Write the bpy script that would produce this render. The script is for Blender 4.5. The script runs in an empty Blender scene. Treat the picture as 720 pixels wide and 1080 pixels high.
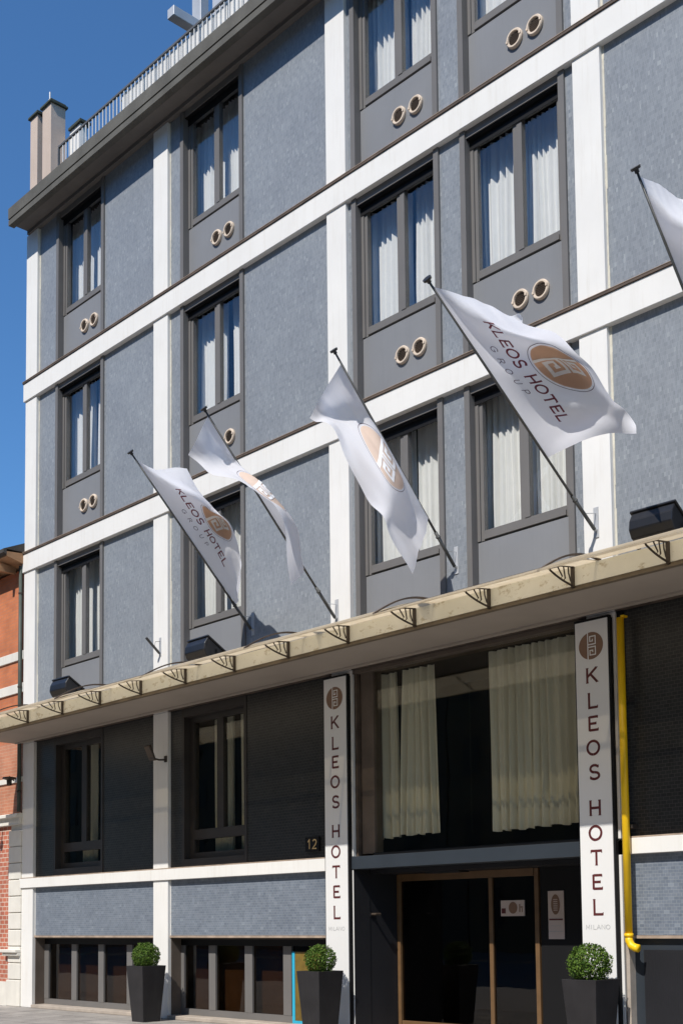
import bpy, bmesh, math, random
from mathutils import Vector, Matrix, noise
sc = bpy.context.scene
COL = sc.collection
R = math.radians

# ------------------------------------------------------------------ camera
f_ = Vector((-0.72624492, 0.68339809, 0.07440013)); r_ = Vector((0.68466156, 0.72877897, -0.0109432))
u_ = Vector((0.06169981, -0.04299146, 0.99716842))
cam = bpy.data.cameras.new('camera'); co = bpy.data.objects.new('camera', cam); COL.objects.link(co)
co.matrix_world = Matrix(((r_.x, u_.x, -f_.x, 0.0), (r_.y, u_.y, -f_.y, -11.5387), (r_.z, u_.z, -f_.z, 1.485), (0, 0, 0, 1)))
cam.sensor_fit = 'HORIZONTAL'; cam.sensor_width = 36.0
cam.lens = 1308.38 / 720 * 36.0
cam.shift_y = (876.36 - 540.0) / 720.0
cam.clip_start = 0.1; cam.clip_end = 2000
sc.camera = co

# ------------------------------------------------------------------ sky and sun
SUN = Vector((0.22, -1.0, 1.19)).normalized()
world = bpy.data.worlds.new('World'); sc.world = world; world.use_nodes = True
nt = world.node_tree; nt.nodes.clear()
sky = nt.nodes.new('ShaderNodeTexSky'); sky.sky_type = 'NISHITA'; sky.sun_disc = False
sky.sun_elevation = math.asin(SUN.z); sky.sun_rotation = math.atan2(SUN.x, SUN.y)
sky.altitude = 300; sky.air_density = 1.0; sky.dust_density = 0.1; sky.ozone_density = 1.6
bg = nt.nodes.new('ShaderNodeBackground'); bg.inputs['Strength'].default_value = 0.128
wo = nt.nodes.new('ShaderNodeOutputWorld')
# clear, deep blue north-facing sky
hs = nt.nodes.new('ShaderNodeMix'); hs.data_type = 'RGBA'; hs.blend_type = 'MULTIPLY'; hs.inputs[0].default_value = 1.0
hs.inputs[7].default_value = (0.52, 0.86, 1.14, 1); nt.links.new(sky.outputs[0], hs.inputs[6]); nt.links.new(hs.outputs[2], bg.inputs[0]); nt.links.new(bg.outputs[0], wo.inputs[0])
sl = bpy.data.lights.new('sun', 'SUN'); sl.energy = 4.5; sl.angle = R(0.5); sl.color = (1.0, 0.955, 0.89)
so = bpy.data.objects.new('sun', sl); COL.objects.link(so)
so.rotation_euler = SUN.to_track_quat('Z', 'Y').to_euler(); so.location = (0, -20, 30)
sc.view_settings.view_transform = 'Standard'; sc.view_settings.look = 'None'
sc.view_settings.exposure = 0.12; sc.view_settings.gamma = 1.0; sc.view_settings.use_curve_mapping = False
sc.cycles.max_bounces = 8; sc.cycles.transparent_max_bounces = 16; sc.cycles.diffuse_bounces = 4
sc.cycles.caustics_reflective = False; sc.cycles.caustics_refractive = False
sc.cycles.sample_clamp_indirect = 6

# ------------------------------------------------------------------ materials
def newmat(name):
    m = bpy.data.materials.new(name); m.use_nodes = True
    n = m.node_tree; b = n.nodes['Principled BSDF']
    return m, n, b
def coords(n, xz=False, scale=(1, 1, 1), rot=0.0):
    tc = n.nodes.new('ShaderNodeTexCoord'); g = n.nodes.new('ShaderNodeNewGeometry')
    src = g.outputs['Position']
    if xz:
        s = n.nodes.new('ShaderNodeSeparateXYZ'); c = n.nodes.new('ShaderNodeCombineXYZ')
        n.links.new(src, s.inputs[0]); n.links.new(s.outputs[0], c.inputs[0]); n.links.new(s.outputs[2], c.inputs[1])
        src = c.outputs[0]
    mp = n.nodes.new('ShaderNodeMapping'); mp.inputs['Scale'].default_value = scale; mp.inputs['Rotation'].default_value = (0, 0, rot)
    n.links.new(src, mp.inputs[0])
    return mp.outputs[0]
def noise_tex(n, vec, scale, detail=4, rough=0.55):
    t = n.nodes.new('ShaderNodeTexNoise'); t.inputs['Scale'].default_value = scale
    t.inputs['Detail'].default_value = detail; t.inputs['Roughness'].default_value = rough
    n.links.new(vec, t.inputs['Vector']); return t.outputs['Fac']
def ramp(n, fac, stops):
    r = n.nodes.new('ShaderNodeValToRGB'); e = r.color_ramp.elements
    e[0].position, e[0].color = stops[0][0], (*stops[0][1], 1)
    e[1].position, e[1].color = stops[-1][0], (*stops[-1][1], 1)
    for p, c in stops[1:-1]:
        k = e.new(p); k.color = (*c, 1)
    n.links.new(fac, r.inputs[0]); return r.outputs[0]
def mixc(n, a, b, fac, mode='MIX'):
    m = n.nodes.new('ShaderNodeMix'); m.data_type = 'RGBA'; m.blend_type = mode
    for s, v in ((m.inputs[6], a), (m.inputs[7], b)):
        if isinstance(v, tuple): s.default_value = (*v, 1)
        else: n.links.new(v, s)
    if isinstance(fac, float): m.inputs[0].default_value = fac
    else: n.links.new(fac, m.inputs[0])
    return m.outputs[2]
def bump(n, b, h, strength, dist=0.01):
    k = n.nodes.new('ShaderNodeBump'); k.inputs['Strength'].default_value = strength; k.inputs['Distance'].default_value = dist
    n.links.new(h, k.inputs['Height']); n.links.new(k.outputs[0], b.inputs['Normal'])
def plain(name, c, rough=0.6, var=0.12, scale=3.0, metallic=0.0, streak=0.0, bmp=0.0, spec=0.5, dirt=None):
    """one base colour with soft blotches, optional rain streaks"""
    m, n, b = newmat(name)
    v = coords(n)
    f = noise_tex(n, v, scale, 6)
    lo = tuple(x * (1 - var) for x in c); hi = tuple(min(1, x * (1 + var)) for x in c)
    col = ramp(n, f, [(0.3, lo), (0.7, hi)])
    if streak:
        v2 = coords(n, scale=(9, 9, 0.7)); s = noise_tex(n, v2, 1.6, 5, 0.65)
        dc = dirt or tuple(x * 0.45 for x in c)
        fac = n.nodes.new('ShaderNodeMapRange'); fac.inputs[1].default_value = 0.52; fac.inputs[2].default_value = 0.8
        fac.inputs[4].default_value = streak; n.links.new(s, fac.inputs[0])
        col = mixc(n, col, dc, fac.outputs[0])
    n.links.new(col, b.inputs['Base Color'])
    b.inputs['Roughness'].default_value = rough; b.inputs['Metallic'].default_value = metallic
    b.inputs['Specular IOR Level'].default_value = spec
    if bmp:
        bump(n, b, noise_tex(n, v, 60, 4), bmp, 0.004)
    return m
def tile_mat(name, c1, c2, grout, w, h, stack=0.5, rough=0.35):
    m, n, b = newmat(name)
    v = coords(n, xz=True)
    br = n.nodes.new('ShaderNodeTexBrick'); br.offset = stack; br.squash = 1.0
    br.inputs['Color1'].default_value = (*c1, 1); br.inputs['Color2'].default_value = (*c2, 1); br.inputs['Mortar'].default_value = (*grout, 1)
    br.inputs['Scale'].default_value = 1.0; br.inputs['Brick Width'].default_value = w; br.inputs['Row Height'].default_value = h
    br.inputs['Mortar Size'].default_value = min(w, h) * 0.07; br.inputs['Mortar Smooth'].default_value = 0.3; br.inputs['Bias'].default_value = 0.0
    n.links.new(v, br.inputs['Vector'])
    # blotchy weathering plus pale vertical smears and a few chipped tiles
    v3 = coords(n)
    f = noise_tex(n, v3, 1.1, 6, 0.6); col = mixc(n, br.outputs['Color'], ramp(n, f, [(0.3, (0.90, 0.90, 0.91)), (0.7, (1.08, 1.08, 1.07))]), 1.0, 'MULTIPLY')
    v4 = coords(n, scale=(16, 16, 3.0)); s = noise_tex(n, v4, 1.5, 6, 0.75)
    mr = n.nodes.new('ShaderNodeMapRange'); mr.inputs[1].default_value = 0.52; mr.inputs[2].default_value = 0.78; mr.inputs[4].default_value = 0.45
    n.links.new(s, mr.inputs[0]); col = mixc(n, col, tuple(min(1, x * 1.35) for x in c2), mr.outputs[0])
    wn = n.nodes.new('ShaderNodeTexWhiteNoise'); wn.noise_dimensions = '2D'
    sn = n.nodes.new('ShaderNodeVectorMath'); sn.operation = 'SNAP'; sn.inputs[1].default_value = (w, h, 1); n.links.new(v, sn.inputs[0]); n.links.new(sn.outputs[0], wn.inputs['Vector'])
    col = mixc(n, col, ramp(n, wn.outputs['Value'], [(0.0, (0.78, 0.80, 0.82)), (0.5, (1, 1, 1)), (0.95, (1.10, 1.10, 1.10)), (1.0, (1.5, 1.48, 1.42))]), 0.6, 'MULTIPLY')
    n.links.new(col, b.inputs['Base Color']); b.inputs['Roughness'].default_value = rough
    bump(n, b, br.outputs['Fac'], -0.25, 0.004)
    return m
def brick_mat(name, c1, c2, grout, w, h):
    m, n, b = newmat(name); v = coords(n, xz=True)
    br = n.nodes.new('ShaderNodeTexBrick')
    br.inputs['Color1'].default_value = (*c1, 1); br.inputs['Color2'].default_value = (*c2, 1); br.inputs['Mortar'].default_value = (*grout, 1)
    br.inputs['Scale'].default_value = 1; br.inputs['Brick Width'].default_value = w; br.inputs['Row Height'].default_value = h
    br.inputs['Mortar Size'].default_value = 0.09 * h; br.inputs['Mortar Smooth'].default_value = 0.2
    n.links.new(v, br.inputs['Vector'])
    f = noise_tex(n, coords(n), 1.4, 6, 0.65)
    col = mixc(n, br.outputs['Color'], ramp(n, f, [(0.3, (0.7, 0.7, 0.7)), (0.7, (1.2, 1.2, 1.2))]), 1.0, 'MULTIPLY')
    n.links.new(col, b.inputs['Base Color']); b.inputs['Roughness'].default_value = 0.85
    bump(n, b, br.outputs['Fac'], -0.5, 0.01); return m
def glass_mat(name, tint=(0.86, 0.92, 0.93), rmin=0.05, refl=(1, 1, 1), ior=1.52, rough=0.0, wav=0.02):
    m = bpy.data.materials.new(name); m.use_nodes = True; n = m.node_tree; n.nodes.clear()
    o = n.nodes.new('ShaderNodeOutputMaterial'); t = n.nodes.new('ShaderNodeBsdfTransparent'); g = n.nodes.new('ShaderNodeBsdfGlossy')
    t.inputs[0].default_value = (*tint, 1); g.inputs['Color'].default_value = (*refl, 1); g.inputs['Roughness'].default_value = rough
    fr = n.nodes.new('ShaderNodeLayerWeight'); fr.inputs[0].default_value = 0.5
    pw = n.nodes.new('ShaderNodeMath'); pw.operation = 'POWER'; pw.inputs[1].default_value = 5.0; n.links.new(fr.outputs['Facing'], pw.inputs[0])
    ma = n.nodes.new('ShaderNodeMath'); ma.operation = 'MULTIPLY_ADD'; ma.inputs[1].default_value = 0.9; ma.inputs[2].default_value = rmin
    mx = n.nodes.new('ShaderNodeMixShader'); n.links.new(pw.outputs[0], ma.inputs[0]); n.links.new(ma.outputs[0], mx.inputs[0])
    n.links.new(t.outputs[0], mx.inputs[1]); n.links.new(g.outputs[0], mx.inputs[2]); n.links.new(mx.outputs[0], o.inputs[0])
    k = n.nodes.new('ShaderNodeBump'); k.inputs['Strength'].default_value = wav; k.inputs['Distance'].default_value = 0.05
    n.links.new(noise_tex(n, coords(n), 1.5, 2), k.inputs['Height']); n.links.new(k.outputs[0], g.inputs['Normal'])
    return m
def cloth_mat(name, c, trans=0.3, var=0.05):
    m = bpy.data.materials.new(name); m.use_nodes = True; n = m.node_tree; n.nodes.clear()
    o = n.nodes.new('ShaderNodeOutputMaterial'); d = n.nodes.new('ShaderNodeBsdfDiffuse'); t = n.nodes.new('ShaderNodeBsdfTranslucent')
    f = noise_tex(n, coords(n), 5, 4)
    col = ramp(n, f, [(0.3, tuple(x * (1 - var) for x in c)), (0.7, c)])
    n.links.new(col, d.inputs[0]); n.links.new(col, t.inputs[0])
    k = n.nodes.new('ShaderNodeBump'); k.inputs['Strength'].default_value = 0.25; k.inputs['Distance'].default_value = 0.01
    n.links.new(noise_tex(n, coords(n), 14, 4), k.inputs['Height']); n.links.new(k.outputs[0], d.inputs['Normal'])
    mx = n.nodes.new('ShaderNodeMixShader'); mx.inputs[0].default_value = trans
    n.links.new(d.outputs[0], mx.inputs[1]); n.links.new(t.outputs[0], mx.inputs[2]); n.links.new(mx.outputs[0], o.inputs[0])
    return m
def stained(name, c, dirt):
    m, n, b = newmat(name); v = coords(n, scale=(1, 1, 1.6)); f = noise_tex(n, v, 5.5, 8, 0.72)
    col = ramp(n, f, [(0.35, c), (0.56, c), (0.62, tuple((x + y) / 2 for x, y in zip(c, dirt))), (0.75, dirt)])
    g2 = noise_tex(n, coords(n), 1.3, 4); col = mixc(n, col, ramp(n, g2, [(0.3, (0.86, 0.86, 0.84)), (0.7, (1.05, 1.05, 1.05))]), 1.0, 'MULTIPLY')
    n.links.new(col, b.inputs['Base Color']); b.inputs['Roughness'].default_value = 0.9; bump(n, b, noise_tex(n, v, 50, 4), 0.4, 0.004); return m
M = dict(
    white=plain('white_paint', (0.79, 0.775, 0.74), 0.7, 0.035, 1.5, streak=0.30, dirt=(0.55, 0.50, 0.42), bmp=0.15),
    flash=plain('rusty_flashing', (0.095, 0.068, 0.050), 0.7, 0.4, 4),
    lip=plain('flashing_edge', (0.38, 0.29, 0.22), 0.7, 0.3, 6),
    tile=tile_mat('upper_mosaic', (0.225, 0.246, 0.270), (0.255, 0.276, 0.300), (0.30, 0.312, 0.325), 0.024, 0.048, 0.5, 0.42),
    tile_low=tile_mat('lower_mosaic', (0.150, 0.178, 0.222), (0.185, 0.212, 0.255), (0.27, 0.29, 0.31), 0.062, 0.036, 0.5),
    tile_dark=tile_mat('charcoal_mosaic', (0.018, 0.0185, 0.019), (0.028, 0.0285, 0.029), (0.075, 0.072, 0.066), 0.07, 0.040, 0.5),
    metal=plain('grey_window_metal', (0.160, 0.152, 0.145), 0.5, 0.06, 2, spec=0.4),
    metal2=plain('grey_spandrel_metal', (0.225, 0.230, 0.240), 0.5, 0.05, 1.2, streak=0.12, spec=0.4),
    darkmetal=plain('brown_black_metal', (0.036, 0.030, 0.026), 0.5, 0.15, 3),
    glass=glass_mat('window_glass', (0.985, 0.99, 0.99), 0.05, (0.85, 0.92, 1.0)),
    glass_dark=glass_mat('smoked_glass', (0.55, 0.50, 0.44), 0.035),
    glass_shop=glass_mat('shop_glass', (0.93, 0.93, 0.89), 0.025),
    curtain=cloth_mat('white_curtain', (0.93, 0.93, 0.90), 0.2),
    curtain_cream=cloth_mat('cream_curtain', (0.91, 0.885, 0.79), 0.25),
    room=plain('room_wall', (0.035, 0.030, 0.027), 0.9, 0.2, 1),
    vent_ring=plain('vent_ring', (0.68, 0.56, 0.44), 0.6, 0.15, 8),
    vent_in=plain('vent_grille', (0.085, 0.055, 0.030), 0.8, 0.3, 30),
    cornice=plain('weathered_cornice', (0.105, 0.10, 0.086), 0.85, 0.25, 2, streak=0.3, bmp=0.4),
    soffit_top=plain('cornice_soffit', (0.17, 0.155, 0.14), 0.9, 0.15, 1.5),
    soffit=plain('canopy_soffit', (0.40, 0.345, 0.29), 0.9, 0.08, 0.8),
    fascia=stained('stained_fascia', (0.84, 0.82, 0.72), (0.42, 0.34, 0.20)),
    fascia_lip=plain('fascia_drip', (0.16, 0.125, 0.085), 0.85, 0.3, 3),
    iron=plain('black_brown_iron', (0.050, 0.036, 0.026), 0.55, 0.3, 10),
    sealant=plain('cream_sealant', (0.60, 0.57, 0.48), 0.8, 0.15, 9),
    alu=plain('aluminium_trim', (0.72, 0.70, 0.66), 0.4, 0.08, 5),
    navy=plain('blue_grey_steel', (0.030, 0.038, 0.048), 0.45, 0.08, 2),
    slate=plain('dark_entrance_panel', (0.020, 0.020, 0.023), 0.55, 0.15, 1.5, spec=0.25),
    screen=plain('brown_wood_screen', (0.19, 0.11, 0.055), 0.7, 0.2, 3, spec=0.2),
    bronze=plain('bronze_wood', (0.155, 0.088, 0.040), 0.45, 0.15, 6),
    brownjamb=plain('brown_render', (0.115, 0.088, 0.068), 0.85, 0.2, 3, bmp=0.3),
    beige=plain('beige_stone', (0.42, 0.36, 0.30), 0.85, 0.2, 4, bmp=0.3),
    signwhite=plain('sign_white', (0.78, 0.77, 0.75), 0.35, 0.02, 1),
    signblack=plain('sign_black', (0.010, 0.010, 0.011), 0.6, 0.1, 2, spec=0.2),
    maroon=plain('maroon_letter', (0.105, 0.020, 0.020), 0.45, 0.1, 5),
    bronze_print=plain('bronze_print', (0.235, 0.135, 0.085), 0.5, 0.08, 5),
    greytext=plain('grey_letter', (0.42, 0.42, 0.42), 0.5, 0.05, 5),
    yellow=plain('yellow_pipe_paint', (0.95, 0.56, 0.004), 0.45, 0.12, 3, streak=0.35, dirt=(0.45, 0.22, 0.01)),
    black=plain('black_plastic', (0.016, 0.016, 0.018), 0.35, 0.2, 5),
    planter=plain('anthracite_planter', (0.026, 0.024, 0.025), 0.5, 0.22, 3, streak=0.25, dirt=(0.06, 0.055, 0.05), spec=0.3),
    soil=plain('soil', (0.05, 0.035, 0.025), 0.95, 0.3, 20),
    chim=plain('beige_render', (0.56, 0.45, 0.37), 0.9, 0.06, 2, streak=0.2),
    capgreen=plain('mossy_cap', (0.045, 0.055, 0.04), 0.9, 0.3, 8),
    galv=plain('galvanised_steel', (0.52, 0.53, 0.54), 0.45, 0.1, 3, metallic=0.2),
    rail=plain('railing_paint', (0.10, 0.10, 0.10), 0.6, 0.2, 5),
    slat=plain('white_slat', (0.72, 0.71, 0.68), 0.6, 0.06, 2),
    flag=cloth_mat('flag_cloth', (0.93, 0.93, 0.97), 0.5, 0.02),
    flag_bronze=cloth_mat('flag_bronze_print', (0.82, 0.58, 0.42), 0.5, 0.03),
    flag_faint=cloth_mat('flag_show_through', (0.90, 0.76, 0.65), 0.5, 0.03),
    flag_key=cloth_mat('flag_white_print', (0.96, 0.96, 0.97), 0.05, 0.01),
    flag_maroon=cloth_mat('flag_maroon_print', (0.24, 0.07, 0.09), 0.4, 0.05),
    flag_grey=cloth_mat('flag_grey_print', (0.24, 0.20, 0.24), 0.4, 0.05),
    pole=plain('pole_metal', (0.10, 0.10, 0.095), 0.4, 0.2, 6, metallic=0.3),
    brickred=brick_mat('smooth_red_brick', (0.60, 0.20, 0.080), (0.52, 0.165, 0.070), (0.46, 0.19, 0.11), 0.24, 0.062),
    brickpale=brick_mat('washed_red_brick', (0.52, 0.225, 0.13), (0.46, 0.18, 0.10), (0.50, 0.30, 0.20), 0.24, 0.062),
    brickbig=brick_mat('coarse_brick', (0.52, 0.16, 0.09), (0.42, 0.13, 0.08), (0.62, 0.52, 0.42), 0.16, 0.085),
    stone=plain('pale_stone', (0.72, 0.69, 0.62), 0.85, 0.08, 2.5, streak=0.2, bmp=0.4),
    eave=plain('eave_wood', (0.36, 0.20, 0.10), 0.8, 0.2, 5),
    rooftile=plain('dark_roof', (0.05, 0.045, 0.04), 0.85, 0.3, 6),
    greenpipe=plain('green_downpipe', (0.055, 0.07, 0.055), 0.6, 0.2, 5),
    setts=plain('granite_setts', (0.34, 0.315, 0.285), 0.9, 0.15, 4, bmp=0.6),
    asphalt=plain('asphalt', (0.055, 0.054, 0.052), 0.9, 0.2, 4, bmp=0.6),
    cyan=plain('cyan_paint', (0.03, 0.42, 0.62), 0.5, 0.05, 5),
    posteryellow=plain('ochre_poster', (0.17, 0.11, 0.018), 0.6, 0.3, 6),
    paper=plain('paper', (0.62, 0.52, 0.47), 0.6, 0.04, 5),
    gold=plain('gold_digit', (0.62, 0.44, 0.20), 0.5, 0.05, 5),
    ochre=plain('ochre_render', (0.20, 0.145, 0.09), 0.9, 0.1, 1),
    brownr=plain('brown_facade_render', (0.17, 0.125, 0.09), 0.9, 0.1, 1),
    globe=plain('milk_glass', (0.75, 0.75, 0.72), 0.2, 0.02, 3),
)
def pavement_mat():
    m, n, b = newmat('stone_pavement'); v = coords(n)
    br = n.nodes.new('ShaderNodeTexBrick'); br.inputs['Color1'].default_value = (0.31, 0.29, 0.265, 1); br.inputs['Color2'].default_value = (0.37, 0.345, 0.315, 1)
    br.inputs['Mortar'].default_value = (0.06, 0.055, 0.05, 1); br.inputs['Scale'].default_value = 1; br.inputs['Brick Width'].default_value = 1.1; br.inputs['Row Height'].default_value = 0.62
    br.inputs['Mortar Size'].default_value = 0.008
    n.links.new(v, br.inputs['Vector'])
    col = mixc(n, br.outputs['Color'], ramp(n, noise_tex(n, v, 2.2, 8, 0.7), [(0.3, (0.6, 0.6, 0.6)), (0.7, (1.25, 1.22, 1.2))]), 1.0, 'MULTIPLY')
    n.links.new(col, b.inputs['Base Color']); b.inputs['Roughness'].default_value = 0.85
    bump(n, b, noise_tex(n, v, 40, 5), 0.4, 0.005); return m
M['pavement'] = pavement_mat()
def leaf_mat():
    m, n, b = newmat('box_leaf'); oi = n.nodes.new('ShaderNodeNewGeometry')
    col = ramp(n, oi.outputs['Random Per Island'], [(0.0, (0.035, 0.075, 0.012)), (0.6, (0.075, 0.135, 0.018)), (0.95, (0.11, 0.18, 0.025)), (1.0, (0.16, 0.18, 0.05))])
    n.links.new(col, b.inputs['Base Color']); b.inputs['Roughness'].default_value = 0.5
    b.inputs['Specular IOR Level'].default_value = 0.15; return m
M['leaf'] = leaf_mat()
def awning_mat():
    m = bpy.data.materials.new('bronze_polycarbonate'); m.use_nodes = True; n = m.node_tree; n.nodes.clear()
    o = n.nodes.new('ShaderNodeOutputMaterial'); d = n.nodes.new('ShaderNodeBsdfDiffuse'); t = n.nodes.new('ShaderNodeBsdfTranslucent'); g = n.nodes.new('ShaderNodeBsdfGlossy')
    col = ramp(n, noise_tex(n, coords(n), 3, 6, 0.65), [(0.3, (0.74, 0.66, 0.53)), (0.7, (0.90, 0.83, 0.71))])
    n.links.new(col, d.inputs[0]); n.links.new(col, t.inputs[0]); g.inputs['Roughness'].default_value = 0.25
    a = n.nodes.new('ShaderNodeMixShader'); a.inputs[0].default_value = 0.72; n.links.new(d.outputs[0], a.inputs[1]); n.links.new(t.outputs[0], a.inputs[2])
    c = n.nodes.new('ShaderNodeMixShader'); c.inputs[0].default_value = 0.05; n.links.new(a.outputs[0], c.inputs[1]); n.links.new(g.outputs[0], c.inputs[2])
    tr = n.nodes.new('ShaderNodeBsdfTransparent'); tr.inputs[0].default_value = (1.0, 0.93, 0.80, 1)
    e = n.nodes.new('ShaderNodeMixShader'); e.inputs[0].default_value = 0.30; n.links.new(c.outputs[0], e.inputs[1]); n.links.new(tr.outputs[0], e.inputs[2])
    n.links.new(e.outputs[0], o.inputs[0]); return m
M['awning'] = awning_mat()

# ------------------------------------------------------------------ mesh helpers
class MB:
    def __init__(s): s.v = []; s.f = []; s.m = []; s.mats = []; s.smooth = False
    def mi(s, mat):
        if mat not in s.mats: s.mats.append(mat)
        return s.mats.index(mat)
    def add(s, vs, fs, mat=None):
        o = len(s.v); s.v += [tuple(v) for v in vs]; k = s.mi(mat) if mat else 0
        for f in fs: s.f.append(tuple(o + i for i in f)); s.m.append(k)
        return s
    def box(s, x0, x1, y0, y1, z0, z1, mat=None):
        vs = [(x, y, z) for z in (z0, z1) for y in (y0, y1) for x in (x0, x1)]
        return s.add(vs, [(0, 2, 3, 1), (4, 5, 7, 6), (0, 1, 5, 4), (2, 6, 7, 3), (0, 4, 6, 2), (1, 3, 7, 5)], mat)
    def prism(s, prof, x0, x1, mat=None):      # profile in (y, z), extruded along x
        n = len(prof); vs = [(x0, y, z) for y, z in prof] + [(x1, y, z) for y, z in prof]
        fs = [tuple(range(n)), tuple(reversed(range(n, 2 * n)))] + [(i, n + i, n + (i + 1) % n, (i + 1) % n) for i in range(n)]
        return s.add(vs, fs, mat)
    def tube(s, pts, r, k=8, mat=None, r2=None, cap=True):
        pts = [Vector(p) for p in pts]; vs = []; n = len(pts)
        up = Vector((0.13, 0.31, 0.94))
        for i, p in enumerate(pts):
            d = (pts[min(i + 1, n - 1)] - pts[max(i - 1, 0)]).normalized()
            a = d.cross(up)
            if a.length < 1e-3: a = d.cross(Vector((1, 0, 0)))
            a.normalize(); b = d.cross(a); rr = r if r2 is None else r + (r2 - r) * i / (n - 1)
            vs += [p + (a * math.cos(t) + b * math.sin(t)) * rr for t in [2 * math.pi * j / k for j in range(k)]]
        fs = [(i * k + j, i * k + (j + 1) % k, (i + 1) * k + (j + 1) % k, (i + 1) * k + j) for i in range(n - 1) for j in range(k)]
        if cap: fs += [tuple(reversed(range(k))), tuple(range((n - 1) * k, n * k))]
        return s.add(vs, fs, mat)
    def lathe(s, prof, c, k=20, mat=None):    # (r, z) profile about a vertical axis
        vs = []; n = len(prof)
        for r, z in prof: vs += [(c[0] + r * math.cos(2 * math.pi * j / k), c[1] + r * math.sin(2 * math.pi * j / k), c[2] + z) for j in range(k)]
        return s.add(vs, [(i * k + j, i * k + (j + 1) % k, (i + 1) * k + (j + 1) % k, (i + 1) * k + j) for i in range(n - 1) for j in range(k)], mat)
    def build(s, name, mat=None, parent=None, bevel=0.0, smooth=False):
        me = bpy.data.meshes.new(name); me.from_pydata(s.v, [], s.f)
        mats = s.mats if s.mats and not mat else [mat]
        for m in mats: me.materials.append(M[m] if isinstance(m, str) else m)
        if s.mats and not mat:
            for p, k in zip(me.polygons, s.m): p.material_index = k
        if smooth:
            for p in me.polygons: p.use_smooth = True
        me.update(); o = bpy.data.objects.new(name, me); COL.objects.link(o)
        b = bmesh.new(); b.from_mesh(me); bmesh.ops.recalc_face_normals(b, faces=b.faces)
        if bevel: bmesh.ops.bevel(b, geom=[e for e in b.edges], offset=bevel, segments=1, affect='EDGES', clamp_overlap=True)
        b.to_mesh(me); b.free()
        if parent:
            # all meshes are modelled in world coordinates: keep them in place under their thing
            o.parent = parent; o.matrix_parent_inverse = world_of(parent).inverted()
        return o
def world_of(o):
    m = Matrix.LocRotScale(o.location, o.rotation_euler, o.scale)
    if o.parent: m = world_of(o.parent) @ o.matrix_parent_inverse @ m
    return m
def tag(o, label=None, cat=None, group=None, kind=None):
    for k, v in (('label', label), ('category', cat), ('group', group), ('kind', kind)):
        if v: o[k] = v
    return o
def thing(name, label, cat, loc=(0, 0, 0), group=None, kind=None):
    o = bpy.data.objects.new(name, None); COL.objects.link(o); o.location = loc
    return tag(o, label, cat, group, kind)
def copy_tree(o, parent=None):
    c = o.copy(); COL.objects.link(c)
    if parent: c.parent = parent
    for ch in list(o.children): copy_tree(ch, c)
    return c

# stroke lettering: every glyph is a list of polylines in a unit-high box
def arc(cx, cy, rx, ry, a0, a1, n=14):
    return [(cx + rx * math.cos(R(a0 + (a1 - a0) * i / n)), cy + ry * math.sin(R(a0 + (a1 - a0) * i / n))) for i in range(n + 1)]
GLY = {
 'K': (0.95, [[(.12, 0), (.12, 1)], [(.86, 1), (.16, .42)], [(.36, .60), (.90, 0)], [(.02, 1), (.24, 1)], [(.02, 0), (.24, 0)], [(.74, 1), (.96, 1)], [(.78, 0), (1.0, 0)]]),
 'L': (0.82, [[(.15, 1), (.15, 0), (.82, 0)], [(.82, -.05), (.82, .14)], [(.05, 1), (.25, 1)]]),
 'E': (0.85, [[(.82, .95), (.15, .95)], [(.15, 1), (.15, 0)], [(.15, .5), (.68, .5)], [(.15, .05), (.85, .05)], [(.84, 0), (.84, .18)], [(.81, 1), (.81, .84)], [(.68, .42), (.68, .60)]]),
 'O': (1.05, [arc(.5, .5, .46, .46, 0, 360, 28)]),
 'S': (0.85, [arc(.45, .72, .32, .24, 25, 270, 14) + arc(.45, .25, .36, .23, 90, -155, 14), [(.76, .98), (.75, .78)], [(.11, .02), (.12, .24)]]),
 'H': (0.98, [[(.13, 0), (.13, 1)], [(.85, 0), (.85, 1)], [(.13, .5), (.85, .5)], [(.04, 1), (.24, 1)], [(.04, 0), (.24, 0)], [(.74, 1), (.95, 1)], [(.74, 0), (.95, 0)]]),
 'T': (0.9, [[(.02, .95), (.88, .95)], [(.45, .95), (.45, 0)], [(.03, 1), (.03, .80)], [(.87, 1), (.87, .80)], [(.35, 0), (.55, 0)]]),
 'G': (1.0, [arc(.5, .5, .45, .46, 42, 330, 22) + [(.9, .45), (.55, .45)]]),
 'R': (0.9, [[(.12, 0), (.12, 1)], [(.12, .96), (.5, .96)] + arc(.5, .72, .28, .24, 90, -90, 8) + [(.12, .48)], [(.5, .46), (.86, 0)]]),
 'U': (0.9, [[(.12, 1), (.12, .4)] + arc(.46, .38, .34, .36, 180, 360, 12) + [(.8, 1)]]),
 'P': (0.85, [[(.12, 0), (.12, 1)], [(.12, .96), (.48, .96)] + arc(.48, .70, .28, .26, 90, -90, 8) + [(.12, .44)]]),
 'M': (1.1, [[(.1, 0), (.12, 1), (.52, .25), (.92, 1), (.94, 0)]]),
 'I': (0.4, [[(.15, 0), (.15, 1)]]),
 'A': (0.95, [[(.02, 0), (.46, 1), (.9, 0)], [(.18, .34), (.74, .34)]]),
 'N': (0.98, [[(.1, 0), (.1, 1), (.85, 0), (.85, 1)]]),
 'D': (0.98, [[(.12, 0), (.12, 1), (.45, 1)] + arc(.45, .5, .42, .5, 90, -90, 12) + [(.12, 0)]]),
 '1': (0.55, [[(.05, .75), (.32, 1), (.32, 0)]]), '2': (0.8, [arc(.38, .72, .3, .26, 160, -20, 10) + [(.5, .4), (.05, .02), (.72, .02)]]),
 ' ': (0.6, []),
}
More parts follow.
